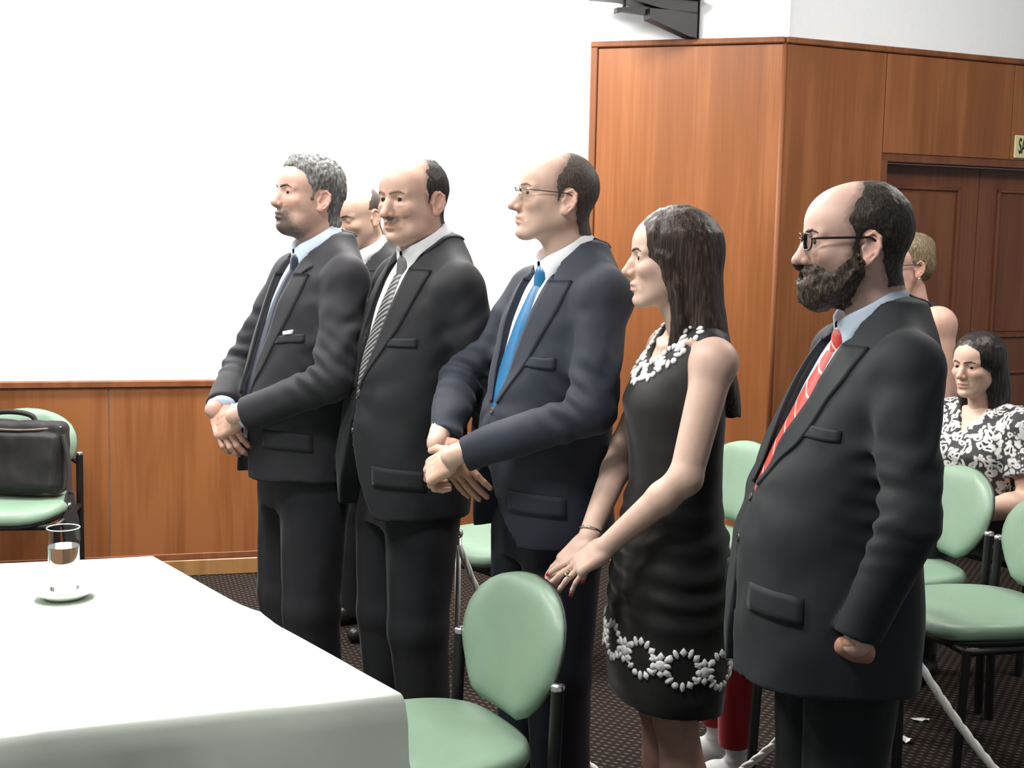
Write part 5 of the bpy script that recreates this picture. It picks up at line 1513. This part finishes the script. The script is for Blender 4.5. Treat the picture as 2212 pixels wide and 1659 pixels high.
# ---- woman in black
BLACK_DRESS = fabric('black_crepe', (0.0155, 0.015, 0.0155), 0.6, 800, 0.2, 0.15, 0.2)
BEAD = plain('white_bead', (0.80, 0.80, 0.80), 0.3, var=0.02); HAIR_LONG = hair_mat('long_dark_brown_hair', (0.030, 0.019, 0.015), (0.10, 0.066, 0.05), (230, 230, 9), rough=0.42, bs=0.6)
SK_E = (0.66, 0.47, 0.385)
E_arms = [((-0.012, 0.158, 1.305), (0.062, 0.205, 1.06), (0.205, 0.103, 0.89)), ((-0.012, -0.155, 1.305), (0.085, -0.165, 1.07), (0.215, -0.012, 0.882))]
rE, dressE, bvE, tipsE, xfE, rowsE, dzE = woman(dict(
    pos=(0.396, 2.965), a=12, head=(0.035, 0, 1.525), head_rot=(-13, 1, 0), label='woman with long dark hair in a sleeveless black dress trimmed with white beads',
    face=dict(skin=SK_E, hs=0.95, lips=1.0, brow_t=0.0012, eye_open=0.8, nose_tip=(0.114, 0, -0.033), nose_r=0.0095, jaw=0.92, width=0.94, ear=0.9, lip=(0.5, 0.22, 0.19), smile=-0.001),
    brow_m=BROW_D, arms=E_arms, skin_h=0.0031, arm_r=(0.045, 0.036, 0.0235), nails=(0.55, 0.06, 0.05), gathers=True, leg_col=(0.42, 0.25, 0.2),
    hands=[dict(W=E_arms[0][2], x=(0.70, -0.33, -0.62), z=(0.45, 0.5, 0.70), side=-1, curls=[(2, 8, 6), (4, 10, 6), (8, 12, 8), (14, 14, 8)], spread=0.09, thumb=[(0.75, 0.5, -0.45), (0.9, 0.3, -0.4)]),
           dict(W=E_arms[1][2], x=(0.73, 0.10, -0.67), z=(0.6, 0.25, 0.72), side=1, curls=[(4, 10, 6), (4, 10, 6), (6, 12, 8), (8, 12, 8)], spread=0.04, thumb=[(0.75, 0.5, -0.4), (0.9, 0.3, -0.4)])],
    hem_tilt=0.12, hip=0.028, garment=BLACK_DRESS, neck=('scoop', 0.072, 0.105), seed=1, z0=0.475))
def hairE(g):
    g.ell((-0.012, 0, 0.036), (0.106, 0.089, 0.095), 0)
    g.loft([(-0.36, -0.15, 0.018, 0.03, 0.05), (-0.30, -0.125, 0.04, 0.045, 0.095), (-0.2, -0.088, 0.058, 0.055, 0.115), (-0.1, -0.058, 0.06, 0.066, 0.104), (0.0, -0.03, 0.052, 0.084, 0.092), (0.07, -0.02, 0.05, 0.075, 0.07)], 2.2, 0.03, zlim=(-0.37, 0.055))
    g.ell((0.105, 0, -0.028), (0.072, 0.064, 0.112), 0.006, True)
    g.ell((0.03, 0, -0.16), (0.07, 0.05, 0.13), 0.01, True)
    for s in (1, -1):
        g.chain([(0.045, s * 0.03, 0.104), (0.054, s * 0.058, 0.06), (0.04, s * 0.072, 0.01), (0.022, s * 0.078, -0.04), (0.006, s * 0.076, -0.09), (-0.002, s * 0.072, -0.15), (0.012, s * 0.07, -0.215)], [0.009, 0.011, 0.010, 0.008, 0.007, 0.007, 0.003], 0.012)
        g.chain([(0.02, s * 0.08, -0.0), (-0.004, s * 0.084, -0.06), (-0.016, s * 0.082, -0.14), (-0.004, s * 0.08, -0.22)], [0.012, 0.012, 0.012, 0.004], 0.012)
wig(rE, xfE, HAIR_LONG, hairE)
# beads: hem band of ring medallions and a beaded neckline
def bead_mesh(name, rx, ry, rz, n=8, m=5):
    V = []; Q = []
    for i in range(m + 1):
        t = math.pi * i / m
        for j in range(n):
            p = 2 * math.pi * j / n; V.append((rx * math.sin(t) * math.cos(p), ry * math.sin(t) * math.sin(p), rz * math.cos(t)))
    for i in range(m):
        for j in range(n): Q.append((i * n + j, i * n + (j + 1) % n, (i + 1) * n + (j + 1) % n, (i + 1) * n + j))
    o = mesh_obj(name, V, Q, BEAD); me = o.data; bpy.data.objects.remove(o); return me
BM = {'round': bead_mesh('bead_round', 0.0085, 0.0085, 0.005), 'oval': bead_mesh('bead_oval', 0.0125, 0.0062, 0.0045), 'big': bead_mesh('bead_big', 0.014, 0.014, 0.005), 'small': bead_mesh('bead_small', 0.006, 0.006, 0.0042), 'square': bead_mesh('bead_square', 0.0115, 0.0095, 0.005, 4)}
def bead(kind, p, n, d):
    n = Vector(n).normalized(); x = Vector(d); x = (x - n * x.dot(n)).normalized(); y = n.cross(x)
    o = bpy.data.objects.new('bead', BM[kind]); COL.objects.link(o); o.parent = dressE
    o.matrix_local = Matrix.Translation(Vector(p) + n * 0.0015) @ Matrix(((x.x, y.x, n.x, 0), (x.y, y.y, n.y, 0), (x.z, y.z, n.z, 0), (0, 0, 0, 1)))
def on_dress(p):
    l, n, _, _ = bvE.find_nearest(Vector(p)); return l, n
def medallion(c, n, r_, up, cnt=14, phase=0.0):
    u = Vector(up) - n * n.dot(Vector(up)); u.normalize(); v = n.cross(u)
    for j in range(cnt):
        a = 2 * math.pi * (j + phase) / cnt
        d = u * math.cos(a) + v * math.sin(a)
        l, nn = on_dress(c + d * r_)
        bead(('square', 'oval', 'round', 'oval')[j % 4], l, nn, d)
NM = 9
for i in range(NM):
    zc = 0.622
    th = 2 * math.pi * (i + 0.12) / NM
    l, n = on_dress((0.03 + 0.16 * math.cos(th), 0.20 * math.sin(th), zc + 0.022 * math.cos(th))); medallion(l, n, 0.0395, (0, 0, 1))
    th2 = th + math.pi / NM
    l, n = on_dress((0.03 + 0.16 * math.cos(th2), 0.20 * math.sin(th2), zc + 0.022 * math.cos(th2)))
    bead('big', l, n, (0, 0, 1))
    for dzz in (0.02, -0.02):
        q, qn = on_dress(l + Vector((0, 0, dzz))); bead('square', q, qn, (0, 0, 1))
    tgt = Vector((0, 0, 1)).cross(n).normalized()
    for sg_ in (1, -1):
        q, qn = on_dress(l + tgt * 0.0165 * sg_); bead('small', q, qn, (0, 0, 1))
        for dzz in (0.017, -0.017):
            q, qn = on_dress(l + tgt * 0.0165 * sg_ + Vector((0, 0, dzz))); bead('oval', q, qn, tgt * sg_ + Vector((0, 0, dzz * 60)))
NN = 7
for i in range(NN):
    f = (i / (NN - 1)) * 2 - 1
    yv_, zv_ = 0.098 * math.sin(f * 1.45), 1.385 - 0.115 * math.cos(f * 1.35)
    xx = 0.115 - 0.10 * abs(f) ** 1.6
    l, n = on_dress((xx, yv_, zv_)); medallion(l, n, 0.0235, (0, 0, 1), 9)
    if i < NN - 1:
        f2 = f + 1 / (NN - 1); yv2, zv2 = 0.098 * math.sin(f2 * 1.45), 1.385 - 0.115 * math.cos(f2 * 1.35)
        l2, n2 = on_dress((0.115 - 0.10 * abs(f2) ** 1.6, yv2, zv2)); bead('big', l2, n2, (0, 0, 1))
        for sc_ in (1, -1):
            q, qn = on_dress(l2 + Vector((0, yv2, zv2 - 1.40)).normalized() * 0.019 * sc_); bead('small' if sc_ < 0 else 'round', q, qn, (0, 0, 1))
# bracelet, ring, shoes
w_ = np.array(E_arms[1][2]); d_ = unit(np.array(E_arms[1][2]) - np.array(E_arms[1][1])); c_ = w_ - d_ * 0.018
M_ = frame(d_, (0, 0, 1)); SILVER = plain('silver', (0.75, 0.74, 0.72), 0.2, 1.0, var=0.03)
V, Q = tube([c_ + M_ @ np.array([0.006 * math.sin(t), 0.0275 * math.cos(t), 0.0275 * math.sin(t)]) for t in np.linspace(0, 2 * math.pi, 40)[:-1]], 0.0028, 8, closed=True)
mesh_obj('bracelet', V, Q, SILVER, rE)
t3 = tipsE[0][2]; rp = np.array(t3[0]) - np.array(t3[2]) * 0.062; M_ = frame(t3[2], t3[1])
V, Q = tube([rp + M_ @ np.array([0, 0.0078 * math.cos(t), 0.0078 * math.sin(t) - 0.003]) for t in np.linspace(0, 2 * math.pi, 24)[:-1]], 0.0017, 6, closed=True); mesh_obj('finger_ring', V, Q, SILVER, rE)
for s in (1, -1):
    g = Grid((-0.12, -0.07, 0.0), (0.2, 0.07, 0.14), 0.005)
    g.cone((-0.06, 0, 0.075), (0.02, 0, 0.055), 0.03, 0.032, 0.015); g.cone((0.02, 0, 0.05), (0.13, 0, 0.018), 0.032, 0.016, 0.015); g.cone((-0.065, 0, 0.06), (-0.06, 0, 0.0), 0.015, 0.008, 0.008)
    g.ell((0.03, 0, 0.11), (0.09, 0.028, 0.045), 0.006, True); g.d = np.maximum(g.d, 0.002 - g.xyz()[2])
    v, q = g.nets(); mesh_obj('shoe', v + V3((0, s * 0.072, 0)), q, SHOE, rE)

# ---- woman standing at the back by the door
HAIR_BLOND = hair_mat('ash_blond_hair', (0.17, 0.125, 0.07), (0.36, 0.29, 0.18), (200, 200, 60)); WHITE_TRIM = fabric('white_band', (0.75, 0.75, 0.74), 0.8, 700, 0.02, 0.0, 0.05)
G_arms = [((-0.012, 0.185, 1.255), (-0.015, 0.235, 0.99), (0.05, 0.2, 0.76)), ((-0.012, -0.185, 1.255), (-0.015, -0.235, 0.99), (0.05, -0.2, 0.76))]
rG, topG, bvG, _, xfG, _, dzG = woman(dict(
    pos=(1.578, 5.17), a=15, head=(0.035, 0, 1.476), head_rot=(2, -4, 0), label='fair-haired woman in glasses and black sleeveless top standing by the door', w=1.13,
    face=dict(skin=(0.62, 0.39, 0.31), hs=1.02, jowl=True, brow_t=0.001, width=1.06, eye_open=0.5, smile=-0.002), brow_m=BROW_L, arms=G_arms, arm_r=(0.064, 0.052, 0.028), neck_r=0.055,
    garment=fabric('black_jersey', (0.014, 0.014, 0.015), 0.75), neck=('vee', 0.085, 0.14), garment_name='top', seed=3, leg_col=(0.02, 0.02, 0.022)))
def hairG(g):
    g.ell((-0.02, 0, 0.04), (0.1, 0.086, 0.092), 0); g.ell((-0.06, 0, 0.0), (0.06, 0.075, 0.07), 0.03); g.ell((-0.085, 0, 0.07), (0.045, 0.05, 0.045), 0.02)
    g.ell((0.09, 0, -0.03), (0.075, 0.085, 0.11), 0.01, True); g.ell((0.0, 0, -0.12), (0.1, 0.09, 0.075), 0.01, True)
    for s in (1, -1): g.ell((-0.008, s * 0.09, -0.035), (0.03, 0.03, 0.04), 0.006, True)
wig(rG, xfG, HAIR_BLOND, hairG, lo=(-0.18, -0.13, -0.12), hi=(0.13, 0.13, 0.16), amp=0.0025, freq=(60, 60, 25))
for s in (1, -1):
    pth = spline([(-0.02, s * 0.088, 1.36), (0.05, s * 0.072, 1.325), (0.09, s * 0.045, 1.275), (0.115, s * 0.005, 1.222)], 24)
    V, Q = surf_strip(bvG, pth, lambda u: 0.016, 0.004, 3, start_out=(0, s, 0)); mesh_obj('neck_band', V, Q, WHITE_TRIM, topG)
V, Q = lathe([(0, -0.006), (0.005, -0.003), (0.006, 0), (0.005, 0.003), (0, 0.006)], 10)
mesh_obj('earring', xfG(np.array([(x - 0.008, y + 0.086, z - 0.047) for x, y, z in V])), Q, SILVER, rG)

# ---- seated woman in patterned blouse
def blotch():
    m, nt, b = new_mat('black_white_print')
    v = coords(nt); n1 = noise_n(nt, v, 7.0, 2, 0.5, 1.2)
    w1 = nd(nt, 'ShaderNodeTexVoronoi'); w1.feature = 'F1'; w1.inputs['Scale'].default_value = 34.0
    ad = nd(nt, 'ShaderNodeVectorMath', operation='ADD'); sc_ = nd(nt, 'ShaderNodeTexNoise'); sc_.inputs['Scale'].default_value = 18.0
    mm = nd(nt, 'ShaderNodeVectorMath', operation='SCALE'); mm.inputs['Scale'].default_value = 0.08
    nt.links.new(v, sc_.inputs['Vector']); nt.links.new(sc_.outputs['Color'], mm.inputs[0]); nt.links.new(v, ad.inputs[0]); nt.links.new(mm.outputs[0], ad.inputs[1]); nt.links.new(ad.outputs[0], w1.inputs['Vector'])
    r1 = ramp(nt, w1.outputs['Distance'], [(0.20, (0.025, 0.025, 0.025)), (0.28, (0.72, 0.72, 0.70)), (0.52, (0.70, 0.70, 0.68)), (0.60, (0.035, 0.035, 0.035))])
    r2 = ramp(nt, n1, [(0.45, (1, 1, 1)), (0.6, (0.6, 0.6, 0.6))])
    mx = nd(nt, 'ShaderNodeMix', data_type='RGBA', blend_type='MULTIPLY'); mx.inputs[0].default_value = 1.0
    nt.links.new(r1.outputs[0], mx.inputs[6]); nt.links.new(r2.outputs[0], mx.inputs[7]); nt.links.new(mx.outputs[2], b.inputs['Base Color']); b.inputs['Roughness'].default_value = 0.75
    return m
H_arms = [((-0.012, 0.185, 0.90), (0.02, 0.26, 0.66), (0.235, 0.10, 0.60)), ((-0.012, -0.185, 0.90), (0.02, -0.26, 0.66), (0.235, -0.08, 0.59))]
rH, blH, bvH, _, xfH, _, dzH = woman(dict(
    pos=(1.742, 4.77), a=32, head=(0.035, 0, 1.126), head_rot=(4, -2, 0), label='dark-haired woman in a black and white patterned blouse sitting on the right', w=1.15,
    face=dict(skin=(0.62, 0.42, 0.33), hs=0.96, brow_t=0.0018, lips=1.0, lip=(0.45, 0.2, 0.17), eye_open=0.8), brow_m=BROW_D, arms=H_arms, arm_r=(0.062, 0.05, 0.03), neck_r=0.05,
    hands=[dict(W=H_arms[0][2], x=(0.5, -0.8, -0.2), z=(0.3, 0.3, 0.9), side=-1), dict(W=H_arms[1][2], x=(0.5, 0.8, -0.2), z=(0.3, -0.3, 0.9), side=1)],
    garment=blotch(), neck=('vee', 0.08, 0.12), garment_name='blouse', sleeve=0.62, z0=0.47, seated=dict(z=0.545, knee=0.36), seed=4))
def hairH(g):
    g.ell((-0.012, 0, 0.036), (0.107, 0.092, 0.097), 0)
    g.loft([(-0.2, -0.05, 0.06, 0.06, 0.098), (-0.1, -0.045, 0.066, 0.07, 0.108), (0.0, -0.03, 0.055, 0.085, 0.096), (0.06, -0.02, 0.06, 0.09, 0.085)], 2.2, 0.02, zlim=(-0.205, 0.07))
    g.ell((0.10, 0, -0.03), (0.078, 0.062, 0.108), 0.006, True); g.ell((0.03, 0, -0.15), (0.075, 0.058, 0.10), 0.01, True)
wig(rH, xfH, hair_mat('black_bob_hair', (0.013, 0.011, 0.011), (0.05, 0.04, 0.035), (200, 200, 9), rough=0.35), hairH, lo=(-0.18, -0.15, -0.24), hi=(0.13, 0.15, 0.155))
BLACK_TR = fabric('black_slacks', (0.014, 0.014, 0.015), 0.8)
def seat_legs(root, mat, hz, knee, ky, fx, name='trousers', r=(0.095, 0.07, 0.05), hem=0.11, dxk=0.0):
    g = Grid((-0.25, -0.26, 0.05), (0.75, 0.26, 0.75), 0.007)
    g.ell((-0.02, 0, hz + 0.03), (0.15, 0.19, 0.11), 0.02)
    for s in (1, -1):
        kn = (knee, s * ky, hz - 0.01); g.cone((0, s * 0.09, hz), kn, r[0], r[1], 0.03); g.cone(kn, (knee + fx, s * ky, hem), r[1], r[2], 0.03, flat=True)
    disp(g, lambda x, y, z: 0.005 * vnoise(x * 12, y * 12, z * 12))
    v, q = g.nets(); return mesh_obj(name, v, q, mat, root)
seat_legs(rH, BLACK_TR, 0.555, 0.36, 0.095, 0.0)
for s in (1, -1):
    g = Grid((-0.1, -0.07, 0.0), (0.22, 0.07, 0.14), 0.006); g.cone((-0.03, 0, 0.05), (0.05, 0, 0.045), 0.038, 0.038, 0.02); g.cone((0.05, 0, 0.04), (0.15, 0, 0.026), 0.038, 0.028, 0.02); g.cone((-0.02, 0, 0.06), (-0.02, 0, 0.13), 0.035, 0.036, 0.02); g.d = np.maximum(g.d, 0.003 - g.xyz()[2])
    v, q = g.nets(); mesh_obj('shoe', v + V3((0.36, s * 0.095, 0)), q, SHOE, rH)

# ---- person in red trousers, sitting behind the bearded man
RED_TR = fabric('red_leggings', (0.26, 0.012, 0.018), 0.7, 700, 0.1, 0.2); TRAINER = plain('grey_white_trainer', (0.5, 0.5, 0.5), 0.6, var=0.15, scale=40)
R_arms = [((-0.012, 0.165, 0.86), (0.02, 0.22, 0.63), (0.22, 0.12, 0.60)), ((-0.012, -0.165, 0.86), (0.02, -0.22, 0.63), (0.22, -0.10, 0.60))]
rR, gR, bvR, _, xfR, _, _ = woman(dict(
    pos=(0.932, 3.70), a=10, head=(0.035, 0, 1.07), head_rot=(0, -2, 0), label='seated person of whom only red trousers and pale trainers show behind the bearded man', h=0.0035,
    face=dict(skin=(0.6, 0.4, 0.31), hs=0.95, brow_t=0.002), brow_m=BROW_D, arms=R_arms, garment=fabric('dark_tee', (0.02, 0.02, 0.022)), garment_name='top', sleeve=0.6, z0=0.47, seated=dict(z=0.545, knee=0.285), seed=6))
wig(rR, xfR, HAIR_DARK, lambda g: (g.ell((-0.014, 0, 0.036), (0.105, 0.088, 0.095), 0), g.ell((0.10, 0, -0.03), (0.078, 0.07, 0.108), 0.006, True), g.ell((0.03, 0, -0.15), (0.12, 0.12, 0.10), 0.01, True)), lo=(-0.15, -0.13, -0.1), hi=(0.13, 0.13, 0.155))
seat_legs(rR, RED_TR, 0.545, 0.295, 0.085, 0.0, r=(0.085, 0.06, 0.042), hem=0.13)
for s in (1, -1):
    g = Grid((-0.1, -0.07, 0.0), (0.22, 0.07, 0.2), 0.0055); g.cone((-0.03, 0, 0.045), (0.05, 0, 0.045), 0.042, 0.042, 0.02); g.cone((0.05, 0, 0.042), (0.14, 0, 0.032), 0.042, 0.033, 0.02); g.cone((-0.02, 0, 0.06), (-0.005, 0, 0.155), 0.038, 0.033, 0.02); g.d = np.maximum(g.d, 0.003 - g.xyz()[2])
    disp(g, lambda x, y, z: 0.0015 * np.sin(z * 190) * (z > 0.09))
    v, q = g.nets(); mesh_obj('trainer', v + V3((0.295, s * 0.085, 0)), q, TRAINER, rR)

# ---------------------------------------------------------------- spectacles
LENS = glassmat('spectacle_lens', 1.02, (0.97, 0.98, 0.97))
def glasses(root, xf, frame_m, half_w=0.069, lens=(0.024, 0.016), full=True, r=0.0016, wd=1.0, temple_r=0.0016):
    """spectacles worn by a person, built in head space"""
    gsp = empty('spectacles'); gsp.parent = root
    def put(name, V, Q, mat): return mesh_obj(name, xf(np.array(V)), Q, mat, gsp)
    xg = 0.107
    for s in (1, -1):
        P = []
        for t in np.linspace(0, 2 * math.pi, 36)[:-1]:
            c, s_ = math.cos(t), math.sin(t); e = 2 / 3.0
            yy = 0.0335 + math.copysign(abs(c) ** e, c) * lens[0]; zz = -0.0005 + math.copysign(abs(s_) ** e, s_) * lens[1]
            P.append((xg - 0.9 * (yy - 0.0335) ** 2 * 8 - 0.12 * (yy - 0.01), s * yy, zz))
        V, Q = tube(P, r, 6, closed=True) if full else tube(P[1:18], r, 6); put('lens_rim', V, Q, frame_m)
        V = P + [(p[0] - 0.0012, p[1], p[2]) for p in P]; n = len(P)
        Q = [tuple(range(n)), tuple(range(2 * n - 1, n - 1, -1))] + [(i, (i + 1) % n, n + (i + 1) % n, n + i) for i in range(n)]
        put('lens', V, Q, LENS)
        yo = 0.0335 + lens[0]; xo = xg - 0.9 * lens[0] ** 2 * 8 - 0.12 * (yo - 0.01)
        V, Q = tube(spline([(xo, s * yo, 0.006), (xo - 0.008, s * (yo + 0.006), 0.007), (0.05, s * 0.0735 * wd, 0.008), (0.01, s * 0.0795 * wd, 0.0085), (-0.012, s * 0.0825 * wd, 0.007), (-0.032, s * 0.083 * wd, -0.012)], 26), temple_r, 6); put('temple', V, Q, frame_m)
    V, Q = tube(spline([(xg, 0.0105, 0.003), (xg + 0.003, 0, 0.006), (xg, -0.0105, 0.003)], 10), r, 6); put('bridge', V, Q, frame_m)
    return gsp
def man_xf(hs, rot, hc, k): return lambda V: ((np.asarray(V) * hs) @ rotm(*rot).T + np.asarray(hc, float) / k) * k
STEEL = plain('gunmetal', (0.10, 0.10, 0.11), 0.3, 0.8, var=0.1)
glasses(man_D[0], man_xf(0.965, (-12, 6, 0), (0.035, 0, 1.667), 1.0), STEEL, lens=(0.0245, 0.0145), full=False, r=0.0011, temple_r=0.0014)
glasses(man_F[0], man_xf(1.03, (-6, -1, 0), (0.046, 0, 1.574), 1.70 / 1.78), plain('black_acetate', (0.01, 0.01, 0.012), 0.25), lens=(0.0245, 0.0165), r=0.0017, temple_r=0.0026)
glasses(rG, xfG, plain('dark_spectacle_frame', (0.02, 0.02, 0.022), 0.3), lens=(0.025, 0.018), r=0.0022, temple_r=0.0022, wd=1.06)
print("SCRIPT", time.time()-T0)
